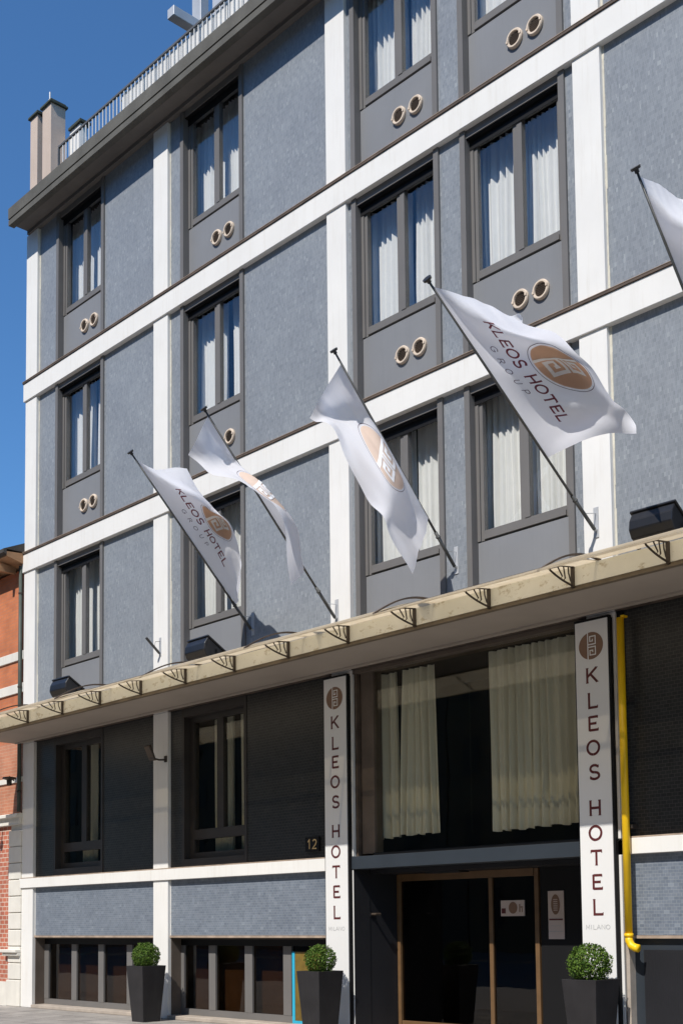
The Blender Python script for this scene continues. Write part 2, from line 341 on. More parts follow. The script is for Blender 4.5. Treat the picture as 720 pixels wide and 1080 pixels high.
def ribbon(pl, w, step=None):
    """polyline -> list of quads (2D)"""
    if step:
        out = [pl[0]]
        for a, b in zip(pl, pl[1:]):
            d = math.hypot(b[0] - a[0], b[1] - a[1]); k = max(1, int(d / step))
            out += [(a[0] + (b[0] - a[0]) * i / k, a[1] + (b[1] - a[1]) * i / k) for i in range(1, k + 1)]
        pl = out
    n = len(pl); closed = math.hypot(pl[0][0] - pl[-1][0], pl[0][1] - pl[-1][1]) < 1e-6
    L = []; Rr = []
    for i, p in enumerate(pl):
        a = pl[i - 1] if i else (pl[-2] if closed else p); b = pl[i + 1] if i < n - 1 else (pl[1] if closed else p)
        d1 = Vector((p[0] - a[0], p[1] - a[1])); d2 = Vector((b[0] - p[0], b[1] - p[1]))
        if d1.length < 1e-9: d1 = d2
        if d2.length < 1e-9: d2 = d1
        d1.normalize(); d2.normalize(); t = d1 + d2
        if t.length < 1e-6: t = d1
        t.normalize(); nn = Vector((-t.y, t.x)); s = w / 2 / max(0.5, abs(nn.dot(Vector((-d1.y, d1.x)))))
        L.append((p[0] + nn.x * s, p[1] + nn.y * s)); Rr.append((p[0] - nn.x * s, p[1] - nn.y * s))
    return [(L[i], Rr[i], Rr[i + 1], L[i + 1]) for i in range(n - 1)]
def glyph_quads(ch, w, thin=None, step=None):
    adv, pls = GLY[ch]; q = []
    for pl in pls:
        serif = len(pl) == 2 and math.hypot(pl[1][0] - pl[0][0], pl[1][1] - pl[0][1]) < 0.27
        if serif and thin is None: continue
        q += ribbon(pl, thin if serif else w, step)
    return adv, q
EMBLEM_KEY = [[(-.26, -1.0), (-.26, 1.0)], [(-.26, .1), (.37, .1), (.37, .7), (-.08, .7), (-.08, .34), (.14, .34), (.14, .5)],
              [(-.26, -.1), (.37, -.1), (.37, -.7), (-.08, -.7), (-.08, -.36), (.15, -.36), (.15, -.5)]]

# ================================================================== SETTING
g = MB(); g.box(-400, 400, -400, 400, -0.6, -0.14, 'asphalt'); tag(g.build('ground'), kind='structure')
g = MB(); g.box(-120, 60, -24.6, -3.0, -0.139, -0.12, 'setts'); tag(g.build('road'), kind='structure')
g = MB(); g.box(-90, 40, -2.86, 0.9, -0.2, 0.0, 'pavement'); g.box(-90, 40, -3.0, -2.863, -0.2, 0.004, 'beige'); tag(g.build('pavement'), kind='structure')
g = MB(); g.box(-120, 60, -34.0, -24.74, -0.2, 0.0, 'pavement'); g.box(-120, 60, -24.737, -24.6, -0.2, 0.004, 'beige'); tag(g.build('opposite_pavement'), kind='structure')

# ================================================================== HOTEL
XL, XR = -21.0, 5.0
COLS = [(-21.0, -20.59), (-16.72, -16.315), (-12.435, -12.04), (-8.175, -7.795), (-3.90, -3.50), (0.37, 0.77), (4.6, 5.0)]
B0, B2, B3, TOP = (2.201, 2.376), (8.205, 8.553), (11.562, 11.912), 14.88
CAN = 4.92
hotel = thing('hotel_building', 'blue-grey tiled hotel with white columns and bands, dark cornice and a canopy over the entrance', 'building', (-12, 0, 0))
def hp(mb, name, mat=None, parent=hotel, **k): return mb.build(name, mat, parent, **k)
TY = 0.06                                    # recess of the tiled panels behind the white frame
# mass behind the facade: floors, rear of the rooms, side walls, roof
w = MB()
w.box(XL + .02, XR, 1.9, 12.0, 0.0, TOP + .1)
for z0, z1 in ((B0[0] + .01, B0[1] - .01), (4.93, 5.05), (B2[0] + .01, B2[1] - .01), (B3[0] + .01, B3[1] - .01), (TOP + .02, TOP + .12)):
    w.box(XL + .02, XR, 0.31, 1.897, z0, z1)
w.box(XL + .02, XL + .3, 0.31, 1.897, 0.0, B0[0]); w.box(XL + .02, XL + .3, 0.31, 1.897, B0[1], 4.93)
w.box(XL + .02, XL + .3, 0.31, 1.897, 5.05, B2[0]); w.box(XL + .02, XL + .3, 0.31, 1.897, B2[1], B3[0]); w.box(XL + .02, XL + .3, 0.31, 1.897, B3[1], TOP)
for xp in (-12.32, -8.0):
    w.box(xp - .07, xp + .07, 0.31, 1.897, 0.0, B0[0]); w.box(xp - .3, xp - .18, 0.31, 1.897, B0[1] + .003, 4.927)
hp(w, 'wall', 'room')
for i, (a, b) in enumerate(COLS):
    for z0, z1 in ((0.0, B0[0]), (B0[1], CAN - .003), (CAN + .003, B2[0]), (B2[1], B3[0]), (B3[1], TOP)):
        c = MB(); c.box(a, b, 0.0, 0.30, z0 + .001, z1 - .001, 'white'); hp(c, 'column', bevel=0.004)
# white floor bands with their rusty flashing on top
for z0, z1 in (B2, B3):
    c = MB(); c.box(XL - .04, XR, -.028, .30, z0, z1, 'white'); bd = hp(c, 'floor_band', bevel=0.004)
    c = MB(); c.box(XL - .05, XR, -.045, .10, z1 + .003, z1 + .034, 'flash'); c.box(XL - .05, XR, -.050, .058, z1 + .036, z1 + .042, 'lip'); hp(c, 'flashing', parent=bd)
for a, b in ((XL - .05, -12.49), (-7.735, XR)):
    c = MB(); c.box(a, b, -.028, .30, B0[0], B0[1] - .002, 'white'); bd = hp(c, 'floor_band', bevel=0.003)
    c = MB(); c.box(a, b, -.022, .056, B0[1] + .001, B0[1] + .016, 'lip'); hp(c, 'flashing', parent=bd)

# windows of the upper floors --------------------------------------------------
WINS = [(-19.94, -18.31), (-16.0, -14.37), (-11.955, -10.325), (-9.955, -8.32), (-5.75, -4.12), (-3.42, -1.79), (0.85, 2.48)]
def curtain_mesh(x0, x1, z0, z1, y, seed, folds=8, amp=0.045, gather=0.0, hem=0.0):
    rnd = random.Random(seed); n = 72; rows = 14; vs = []; ph = [rnd.uniform(0, 6.28) for _ in range(4)]
    for j in range(rows + 1):
        t = j / rows; z = z0 + (z1 - z0) * t
        for i in range(n + 1):
            u = i / n; s = u + 0.02 * math.sin(u * 9 + ph[0]) + 0.012 * math.sin(u * 17 + ph[3])
            d = math.sin(s * folds * 2 * math.pi + ph[1]) * (0.75 + 0.35 * math.sin(u * 11 + ph[2])) + 0.35 * math.sin(s * folds * 4.3 * math.pi + ph[3] + t * 0.8)
            xx = x0 + (x1 - x0) * u + gather * t * (0.5 - u) + 0.012 * math.sin(t * 3 + u * 8 + ph[0])
            vs.append((xx, y + amp * d * (1.0 - 0.25 * t), z + (hem * math.sin(u * 21 + ph[2]) if j == 0 else 0)))
    m = MB(); W = n + 1
    m.add(vs, [(j * W + i, j * W + i + 1, (j + 1) * W + i + 1, (j + 1) * W + i) for j in range(rows) for i in range(n)]); return m
def vent(cx, cz, parent):
    m = MB(); k = 28; y0, y1 = .147, .106
    prof = [(0.122, y0), (0.122, y1 + .012), (0.112, y1), (0.092, y1), (0.086, y1 + .012), (0.084, y0 - .006)]
    vs = []; n = len(prof)
    for r, y in prof: vs += [(cx + r * math.cos(2 * math.pi * j / k), y, cz + r * math.sin(2 * math.pi * j / k)) for j in range(k)]
    m.add(vs, [(i * k + j, i * k + (j + 1) % k, (i + 1) * k + (j + 1) % k, (i + 1) * k + j) for i in range(n - 1) for j in range(k)], 'vent_ring')
    vs = [(cx + .085 * math.cos(2 * math.pi * j / k), .140, cz + .085 * math.sin(2 * math.pi * j / k)) for j in range(k)]
    m.add(vs, [tuple(range(k))], 'vent_in')
    for q in range(-3, 4):
        zz = q * .022; hw = math.sqrt(max(0, .083 ** 2 - zz * zz)); m.box(cx - hw, cx + hw, .126, .139, cz + zz - .003, cz + zz + .003, 'flash')
    for ang in (10, 190): m.box(cx + .102 * math.cos(R(ang)) - .014, cx + .102 * math.cos(R(ang)) + .014, y1 - .010, y1, cz + .102 * math.sin(R(ang)) - .014, cz + .102 * math.sin(R(ang)) + .014, 'vent_ring')
    hp(m, 'vent', parent=parent)
def upper_window(x0, x1, zb, zt, seed, vents, zp=None):
    """zb top of the band below, zt underside of the band above"""
    zg0, zg1 = zt - 1.862, zt - .19; zs = zt - 1.99; rnd = random.Random(seed)
    f = MB(); e = .002
    f.box(x0, x0 + .085, .028, .30, zb + .052, zt - e); f.box(x1 - .085, x1, .028, .30, zb + .052, zt - e)      # fins
    f.box(x0 + .087, x1 - .087, .055, .30, zt - .105, zt - e)                                            # head
    a, b = x0 + .087, x1 - .087; mx = (a + b) / 2 + .02
    f.box(a, a + .050, .135, .22, zs, zt - .107); f.box(a + .054, a + .105, .15, .22, zs, zt - .107)
    f.box(b - .050, b, .135, .22, zs, zt - .107); f.box(b - .105, b - .054, .15, .22, zs, zt - .107)
    f.box(mx - .072, mx - .010, .152, .22, zg0, zg1); f.box(mx - .006, mx + .072, .142, .22, zg0, zg1)
    f.box(a + .107, b - .107, .15, .22, zg1 + e, zt - .107); f.box(a + .107, b - .107, .15, .22, zg0 - .055, zg0 - e)
    f.box(a + .107, b - .107, .132, .22, zs + .012, zg0 - .059)
    win = hp(f, 'window', 'metal')
    shd = MB(); shd.box(a + .001, b - .001, .128, .134, zt - .235, zt - .107); shd.box(a + .001, b - .001, .07, .127, zt - .120, zt - .107); hp(shd, 'head_shade_strip', 'signblack', parent=win)  # black strips paint the shade over the top frame and under the head
    p = MB(); zlow = zb + .052 if zp is None else zp
    p.box(a, b, .148, .22, zlow, zs - .014)
    sp = hp(p, 'spandrel_panel', 'metal2', parent=win)
    for k, (ga, gb) in enumerate(((a + .107, mx - .074), (mx + .074, b - .107))):
        q = MB(); q.box(ga, gb, .178, .184, zg0, zg1); hp(q, 'pane', 'glass', parent=win)
    ca, cm, cb = a + .02, mx, b + .05
    g1, g2 = rnd.uniform(0.0, .06), rnd.uniform(-.08, .12)
    hp(curtain_mesh(ca - .20, cm - .02 - g1 * .3, zg0 - .12, zg1 + .12, .42, seed, rnd.randint(6, 9)), 'curtain', 'curtain', parent=win, smooth=True)
    hp(curtain_mesh(cm - .04 + g2, cb, zg0 - .12, zg1 + .12, .42, seed + 77, rnd.randint(6, 9), gather=rnd.uniform(-.05, .12)), 'curtain', 'curtain', parent=win, smooth=True)
    if vents:
        for dx in (.845, 1.158): vent(x0 + dx, zb + .515, win)
    return win
sd = 11
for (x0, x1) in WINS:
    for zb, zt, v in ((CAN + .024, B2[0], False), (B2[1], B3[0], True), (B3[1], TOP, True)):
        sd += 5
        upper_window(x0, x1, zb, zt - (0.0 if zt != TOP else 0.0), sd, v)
# mosaic panels between columns and windows ------------------------------------
def segs(lo, hi, holes):
    out = []; c = lo
    for a, b in sorted(holes):
        if b <= lo or a >= hi: continue
        if a > c: out.append((c, a))
        c = b
    if c < hi: out.append((c, hi))
    return out
solid = [(a, b) for a, b in COLS]
for zb, zt in ((CAN + .075, B2[0]), (B2[1] + .052, B3[0]), (B3[1] + .052, TOP)):
    for a, b in segs(XL, XR, solid + WINS):
        m = MB(); m.box(a + .001, b - .001, TY, .30, zb, zt - .001); hp(m, 'mosaic_panel', 'tile')
        if any(abs(a - c[1]) < .01 for c in COLS) and b - a > .12:
            m = MB(); rs = random.Random(int(a * 100 + zb * 10)); z = zb
            while z < zt - .05:
                dz = min(rs.uniform(.15, .5), zt - .002 - z); ww = rs.uniform(.018, .034); m.box(a + .001, a + .001 + ww, TY - .004, TY + .01, z, z + dz - .001); z += dz
            hp(m, 'sealant_bead', 'sealant')
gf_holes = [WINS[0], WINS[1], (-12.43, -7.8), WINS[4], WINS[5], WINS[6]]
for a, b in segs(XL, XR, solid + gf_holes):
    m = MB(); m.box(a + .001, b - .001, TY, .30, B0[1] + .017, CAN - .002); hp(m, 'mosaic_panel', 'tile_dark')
for a, b in segs(XL, XR, solid + [(-12.04, -8.175)]):
    m = MB(); m.box(a + .012, b - .012, TY, .30, 1.318, B0[0] - .001); pn = hp(m, 'mosaic_panel', 'tile_low')
    m = MB(); m.box(a + .002, b - .002, TY - .022, .30, 1.284, 1.316, 'lip'); hp(m, 'panel_ledge', parent=pn)
    for xx in (a + .001, b - .011):
        m = MB(); m.box(xx, xx + .010, TY - .006, .28, 1.318, B0[0] - .001, 'white'); hp(m, 'sealant_strip', parent=pn)

# raised ground floor windows ---------------------------------------------------
def gf_window(x0, x1, seed):
    f = MB(); z0, z1 = B0[1] + .018, CAN - .003; e = .002; y = .17
    f.box(x0, x0 + .06, .05, .30, z0, z1); f.box(x1 - .06, x1, .05, .30, z0, z1)
    a, b = x0 + .062, x1 - .062; mx = (a + b) / 2 + .02
    f.box(a, b, .05, .30, z0, z0 + .12); f.box(a, b, .05, .30, z1 - .14, z1)
    lo, hi = z0 + .122, z1 - .142
    f.box(a, a + .11, y, y + .09, lo, hi); f.box(b - .11, b, y, y + .09, lo, hi)
    f.box(a + .112, b - .112, y, y + .09, lo, lo + .10); f.box(a + .112, b - .112, y, y + .09, hi - .08, hi)
    f.box(a + .112, b - .112, y - .012, y + .09, z0 + .43, z0 + .585)
    f.box(mx - .08, mx + .08, y + .002, y + .088, z0 + .587, hi - .082)
    win = hp(f, 'window', 'darkmetal'); win['label'] = 'dark brown framed window under the canopy'
    for ga, gb, gz0, gz1 in ((a + .112, mx - .082, z0 + .587, hi - .082), (mx + .082, b - .112, z0 + .587, hi - .082), (a + .112, b - .112, lo + .102, z0 + .428)):
        q = MB(); q.box(ga, gb, y + .03, y + .036, gz0, gz1); hp(q, 'pane', 'glass_shop', parent=win)
    rnd = random.Random(seed)
    hp(curtain_mesh(mx - .45, mx + .02, z0 + .16, z1 - .1, .44, seed, 7, 0.03), 'curtain', 'curtain_cream', parent=win, smooth=True)
    hp(curtain_mesh(mx + .2, b + .05, z0 + .16, z1 - .1, .44, seed + 3, 7, 0.03), 'curtain', 'curtain_cream', parent=win, smooth=True)
for i in (0, 1, 4, 5, 6): gf_window(*WINS[i], 300 + i)

# low shop windows near the pavement -------------------------------------------
def low_window(x0, x1, stiles, seed):
    f = MB(); y = .25; e = .002
    f.box(x0 + .01, x1 - .01, y, y + .07, .062, .16)
    for s in stiles: f.box(s[0], s[1], y - .004, y + .066, .162, 1.158)
    win = hp(f, 'low_window', 'metal'); hd = MB(); hd.box(x0 + .01, x1 - .01, y + .004, y + .07, 1.16, 1.28); hp(hd, 'header', 'signblack', parent=win); win['label'] = 'row of low grey framed panes near the pavement'
    for a, b in zip(stiles, stiles[1:]):
        if b[0] - a[1] > .1:
            q = MB(); q.box(a[1], b[0], y + .03, y + .036, .162, 1.158); hp(q, 'pane', 'glass_dark', parent=win)
    j = MB(); j.box(x0 + .001, x0 + .009, TY + .002, y + .1, .062, 1.282); j.box(x1 - .009, x1 - .001, TY + .002, y + .1, .062, 1.282)
    j.box(x0 + .011, x1 - .011, TY + .01, y - .002, 1.262, 1.282); hp(j, 'reveal', 'brownjamb', parent=win)
    t = MB(); t.box(x0 + .01, x1 - .01, -.03, y + .07, .001, .06); hp(t, 'step', 'beige', parent=win, bevel=.006)
def stl(x0, x1, n):
    w_ = .165; L = [(x0 + .012, x0 + .165)]; span = (x1 - x0 - .33) / n
    for i in range(1, n): c = x0 + .165 + span * i; L.append((c - .085, c + .085))
    L.append((x1 - .165, x1 - .012)); return L
low_window(-20.59, -16.72, stl(-20.59, -16.72, 4), 1)
low_window(-16.315, -12.435, [(-16.30, -16.22), (-15.57, -15.40), (-14.68, -14.50), (-13.79, -13.61), (-12.60, -12.45)], 2)
low_window(-3.50, .37, stl(-3.50, .37, 4), 3); low_window(.77, 4.6, stl(.77, 4.6, 4), 4)
# room back walls of the low windows are the dark mass behind; a warm wooden screen shows through the glass
for x0, x1 in ((-20.5, -16.8), (-16.2, -12.55)):
    m = MB(); m.box(x0, x1, .46, .50, .05, 1.9); hp(m, 'interior_screen', 'screen')
q = MB(); fx = -13.57
q.box(fx, fx + .055, .226, .244, .10, 1.08, 'cyan'); q.box(fx, fx + .62, .226, .244, .062, .098, 'cyan'); q.box(fx + .057, fx + .60, .232, .242, .10, 1.08, 'posteryellow')
hp(q, 'poster_frame')

# metal service doors at the right ---------------------------------------------
m = MB(); m.box(-7.79, -3.91, .10, .28, .0, 1.282); sd_ = hp(m, 'service_door', 'navy'); sd_['label'] = 'blue-black steel service doors below the mosaic panel'
m = MB()
for a, b in ((-7.60, -6.86), (-6.72, -5.98), (-5.84, -5.10), (-4.96, -4.2)):
    m.box(a, b, .088, .098, .06, 1.16)
    for k in range(24): m.box(a + .02 + k * (b - a - .04) / 24, a + .026 + k * (b - a - .04) / 24, .0865, .0875, .08, 1.14)
hp(m, 'mesh_panel', 'slate', parent=sd_)
m = MB(); m.box(-7.76, -7.715, -.01, .098, .0, 1.282); hp(m, 'door_trim', 'beige', parent=sd_)
m = MB(); m.box(-7.79, -7.72, .03, .29, 1.284, CAN - .01); m.box(-7.79, -7.765, .03, .29, .0, 1.282); hp(m, 'column_cladding', 'signblack')

# entrance ----------------------------------------------------------------------
ex0, ex1, ey = -12.04, -8.175, .85
m = MB(); m.box(ex0 - .38, ex1 + .02, -.012, .29, 2.203, 2.374); hp(m, 'entrance_beam', 'navy', bevel=.004)
m = MB()
m.box(ex0 - .05, ex0 - .002, .302, ey + .1, 0, 2.20); m.box(ex0 + .001, ex0 + .006, .004, .30, 0, 2.20)
hp(m, 'entrance_side_panel', 'slate')
m = MB(); m.box(ex0 - .002, ex0 + .001, .30, ey + .1, 0, 2.20); hp(m, 'entrance_side_panel', 'slate')
m = MB(); m.box(ex0 + .008, ex1, .31, 1.2, 2.15, 2.20); hp(m, 'entrance_ceiling', 'slate')
m = MB(); m.box(-9.57, ex1 + .2, ey, ey + .06, 0.0, 2.148); hp(m, 'entrance_side_wall', 'signblack')
m = MB(); m.box(ex1 - .02, ex1 - .012, .01, ey, 0.0, 2.148); hp(m, 'entrance_side_wall', 'signblack')
f = MB()
f.box(ex0 + .008, ex0 + .065, ey - .03, ey + .05, .0, 2.148); f.box(-10.395, -10.333, ey - .015, ey + .05, .142, 2.05); f.box(-9.65, -9.585, ey - .02, ey + .05, .0, 2.148)
f.box(ex0 + .067, -9.652, ey - .03, ey + .05, 2.052, 2.148); f.box(ex0 + .067, -9.652, ey - .02, ey + .05, .012, .14)
df = hp(f, 'door_frame', 'bronze', bevel=.003); df['label'] = 'bronze coloured frame of the glazed entrance doors'
for a, b in ((ex0 + .067, -10.397), (-10.331, -9.652)):
    q = MB(); q.box(a, b, ey + .01, ey + .02, .142, 2.05); hp(q, 'pane', 'glass_dark', parent=df)
f = MB(); f.tube([(ex0 + .012, .33, 1.60), (ex0 + .09, .33, 1.60), (ex0 + .09, .41, 1.60)], .018, mat='iron'); f.box(ex0 + .006, ex0 + .014, .30, .37, 1.57, 1.63, 'black')
hp(f, 'panel_knob')
m = MB(); m.box(-11.2, -10.6, .5, .7, 2.128, 2.148); hp(m, 'ceiling_sensor', 'black')
# big glazing over the entrance
f = MB(); z0, z1 = B0[1] + .002, CAN - .004
f.box(ex0 + .03, ex0 + .06, .04, .24, z0, z1, 'flash'); f.box(ex0 + .085, ex0 + .32, .10, .26, z0 + .03, z1, 'brownjamb'); f.box(ex0 - .02, ex1, .03, .28, z1 - .05, z1, 'brownjamb')
f.box(ex0 + .322, ex1, .06, .12, z0, z0 + .035, 'signblack'); f.box(-8.19, -8.175, .03, .28, z0, z1 - .052, 'signblack')
sg = hp(f, 'shop_window'); sg['label'] = 'large dark window with cream curtains above the entrance doors'
f = MB(); f.box(ex0 + .0, ex0 + .028, .06, .12, z0, z1 - .052, 'signblack'); hp(f, 'window_post', parent=sg)
for a, b in ((ex0 + .322, -10.062), (-10.055, -8.192)):
    q = MB(); q.box(a, b, .14, .15, z0 + .037, z1 - .052); hp(q, 'pane', 'glass_shop', parent=sg)
hp(curtain_mesh(-12.30, -11.46, 2.62, 4.86, .36, 501, 5, .06, gather=0.12, hem=.012), 'curtain', 'curtain_cream', parent=sg, smooth=True)
hp(curtain_mesh(-11.47, -10.78, 2.64, 4.86, .37, 507, 5, .06, gather=0.16, hem=.012), 'curtain', 'curtain_cream', parent=sg, smooth=True)
hp(curtain_mesh(-9.93, -9.28, 2.60, 4.86, .36, 511, 5, .05, gather=0.0, hem=.01), 'curtain', 'curtain_cream', parent=sg, smooth=True)
hp(curtain_mesh(-9.34, -8.30, 2.62, 4.86, .38, 517, 8, .055, gather=0.0, hem=.012), 'curtain', 'curtain_cream', parent=sg, smooth=True)

for a, b in segs(XL, XR, solid):
    m = MB(); m.box(a + .001, b - .001, .001, .30, CAN + .001, CAN + .073); hp(m, 'canopy_upstand', 'flash')
# canopy --------------------------------------------------------------------------
CY = -1.03; CXL = -21.12; FZ0, FZ1 = 4.922, 5.145
m = MB(); m.prism([(-.0015, 4.93), (-.0015, 5.0), (CY + .012, FZ1 - .005), (CY + .012, FZ0 + .012)], CXL, XR, 'soffit')
can = hp(m, 'canopy')
m = MB(); m.box(CXL - .003, XR, CY, CY + .010, FZ0 + .05, FZ1, 'fascia'); hp(m, 'fascia', parent=can)
m = MB(); m.box(CXL - .005, XR, CY - .012, CY + .05, FZ0, FZ0 + .022, 'fascia_lip'); m.box(CXL - .005, XR, CY + .003, CY + .04, FZ0 + .023, FZ0 + .047, 'fascia_lip'); hp(m, 'drip_edge', parent=can)
m = MB(); m.box(CXL + .1, XR, -.16, -.13, 4.905, 4.928, 'soffit'); hp(m, 'soffit_trim', parent=can)
BX = [-18.94 + 1.135 * k for k in range(-1, 20)]
def awn(t, dz=0.0):      # arched section: 0 at the fascia, 1 at the street edge
    return (CY + .05 - 1.04 * t, 5.195 + dz - .31 * t ** 1.25 + .030 * math.sin(math.pi * t))
def sheet(x0, x1, dz=0.0, hump=0, th=.006):
    prof = [(awn(i / 12, dz)[0], awn(i / 12, dz)[1] + hump * math.sin(math.pi * i / 12)) for i in range(13)]; prof += [(y, z - th) for y, z in reversed(prof)]
    m = MB(); m.prism(prof, x0, x1); return m
xs_ = [CXL] + [BX[k] + .3 for k in range(1, len(BX), 2)]
for k, (a, b) in enumerate(zip(xs_, xs_[1:])):
    if a > XR: break
    hp(sheet(a, b - .004, 0.012 * math.sin(k * 2.3)), 'awning_sheet', 'awning', parent=can)
    m = sheet(b - .016, b + .016, 0.016 + .012 * math.sin(k * 2.3), hump=.05, th=.02); hp(m, 'awning_joint', 'flash', parent=can)
ye, ze = awn(1)
m = MB(); m.box(CXL, XR, ye - .006, ye + .003, ze - .012, ze + .002); hp(m, 'awning_edge', 'awning', parent=can)
yt, zt_ = awn(.456)
m = MB(); m.box(CXL, XR, yt - .014, yt + .014, zt_ - .032, zt_ - .012, 'alu'); m.box(CXL, XR, yt - .034, yt - .016, zt_ - .034, zt_ - .014, 'iron'); hp(m, 'awning_purlin', parent=can)
m = MB(); m.box(CXL, XR, CY + .005, CY + .018, FZ1 + .002, 5.175); hp(m, 'awning_rail', 'fascia', parent=can)
for x in BX:
    if x > XR or x < CXL: continue
    m = MB(); m.box(x - .017, x + .017, CY - .030, CY - .002, FZ0 + .03, FZ1 + .03)
    zt2 = zt_ - .036
    m.tube([(x, CY - .02, FZ1 + .025), (x, CY - .22, FZ1 + .0), (x, yt - .01, zt2)], .009, 6)
    def arcp(y1, z1, bulge):
        P0 = Vector((x, CY - .03, FZ0 + .05)); P2 = Vector((x, y1, z1)); P1 = Vector((x, (P0.y + y1) / 2 - .02 + bulge * .3, P0.z + (z1 - P0.z) * .25))
        return [P0 * (1 - t) ** 2 + P1 * 2 * t * (1 - t) + P2 * t * t for t in [i / 8 for i in range(9)]]
    m.tube(arcp(yt + .02, zt2 - .005, .0), .011, 6)
    for yy, zz, s0 in ((CY - .31, .035, .62), (CY - .20, .055, .38)):
        P0 = arcp(yt + .02, zt2 - .005, .0)[int(8 * s0)]; m.tube([P0, P0 + Vector((0, .035, .03)), Vector((x, yy + .03, FZ1 - .03 + zz * .6)), Vector((x, yy, FZ1 + .0))], .008, 6)
    m.tube([(x, CY - .05, FZ0 + .09), (x, CY - .085, FZ0 + .17), (x, CY - .09, FZ1 + .01)], .008, 6)
    hp(m, 'awning_bracket', 'iron', parent=can)

# cornice, roof edge, railing, chimneys ---------------------------------------------
m = MB(); m.box(XL + .04, XR, -.425, .3, TOP + .16, TOP + .37, 'cornice'); m.box(XL + .05, XR, -.405, .3, TOP + .135, TOP + .158, 'iron')
m.box(XL + .045, XR, -.42, -.30, TOP + .03, TOP + .133, 'cornice'); m.box(XL + .06, XR, -.298, .3, TOP + .075, TOP + .133, 'soffit_top')
cn = hp(m, 'cornice')
m = MB(); m.box(XL + .06, XR, -.03, .3, TOP + .002, TOP + .072, 'soffit_top'); hp(m, 'cornice_moulding', parent=cn)
m = MB(); m.box(-19.45, XR, -.235, -.195, 15.835, 15.87, 'rail'); m.box(-19.45, XR, -.225, -.205, 15.30, 15.325, 'rail'); m.box(-19.46, -19.43, -.235, -.20, 15.25, 15.835, 'rail')
rl = hp(m, 'railing')
nb = 98; stepx = .112
for k in range(nb):
    x = -19.30 + k * stepx
    m = MB(); m.box(x - .008, x + .008, -.224, -.208, 15.325, 15.834, 'slat'); hp(m, 'baluster', parent=rl)
m = MB()
x = -17.40
while x < XR:
    m.box(x, x + .145, -.185, -.165, 15.27, 15.82, 'slat'); x += .175
hp(m, 'slat_screen', parent=rl)
for a, b, y0, y1, zt in ((-20.93, -20.66, .02, .16, 17.22), (-20.47, -20.15, .02, .33, 17.20)):
    m = MB(); m.box(a, b, y0, y1, TOP + .13, zt); ch = hp(m, 'chimney', 'chim')
    m = MB(); m.box(a - .04, b + .04, y0 - .04, y1 + .04, zt, zt + .05, 'capgreen'); m.box(a - .01, b + .01, y0 - .01, y1 + .01, zt + .05, zt + .09, 'capgreen'); hp(m, 'chimney_cap', parent=ch, bevel=.008)
    if a > -20.6:
        m = MB(); m.tube([(a + .1, .12, zt + .09), (a + .1, .12, zt + .36)], .016, 8); m.tube([(a + .1, .12, zt + .09), (a + .1, .12, zt + .2)], .035, 8); hp(m, 'flue_pipe', 'galv', parent=ch)
m = MB(); m.box(-20.1, -19.72, .40, .55, TOP + .13, 16.75, 'white'); m.box(-20.1, -19.66, .36, .60, 16.752, 16.80, 'capgreen'); hp(m, 'roof_parapet')
m = MB()
m.box(-17.66, -17.46, .95, 1.85, 17.93, 18.12); m.box(-18.13, -17.86, 1.852, 2.05, TOP + .13, 20.5); m.box(-17.50, -17.19, 1.852, 2.05, TOP + .13, 20.5)
m.box(-17.84, -17.52, 1.86, 2.0, 17.95, 18.1)
tag(m.build('roof_steel_frame', 'galv', bevel=.01), 'pale steel frame with a projecting beam on the hotel roof behind the railing', 'steel frame')
rnd = random.Random(5); m = MB()
for k in range(160):
    a, e, r = rnd.uniform(0, 6.28), rnd.uniform(-.2, 1.5), rnd.uniform(.08, .24)
    c = Vector((-17.35 + r * math.cos(a) * math.cos(e), -.02 + r * math.sin(a) * math.cos(e) * .6, 15.78 + r * math.sin(e)))
    d = Vector((rnd.gauss(0, 1), rnd.gauss(0, 1), rnd.gauss(0, 1))).normalized(); t = d.orthogonal().normalized(); s = rnd.uniform(.02, .04)
    m.add([c - d * s, c + t * s * .5, c + d * s, c - t * s * .5], [(0, 1, 2, 3)])
rp = m.build('terrace_plant', 'leaf'); tag(rp, 'small green terrace plant peeping over the roof railing', 'plant')
m = MB(); m.lathe([(0, 0), (.12, 0), (.15, .4), (.14, .4), (.12, .36), (0, .36)], (-17.35, .0, TOP + .37), 14); hp(m, 'pot', 'chim', parent=rp)

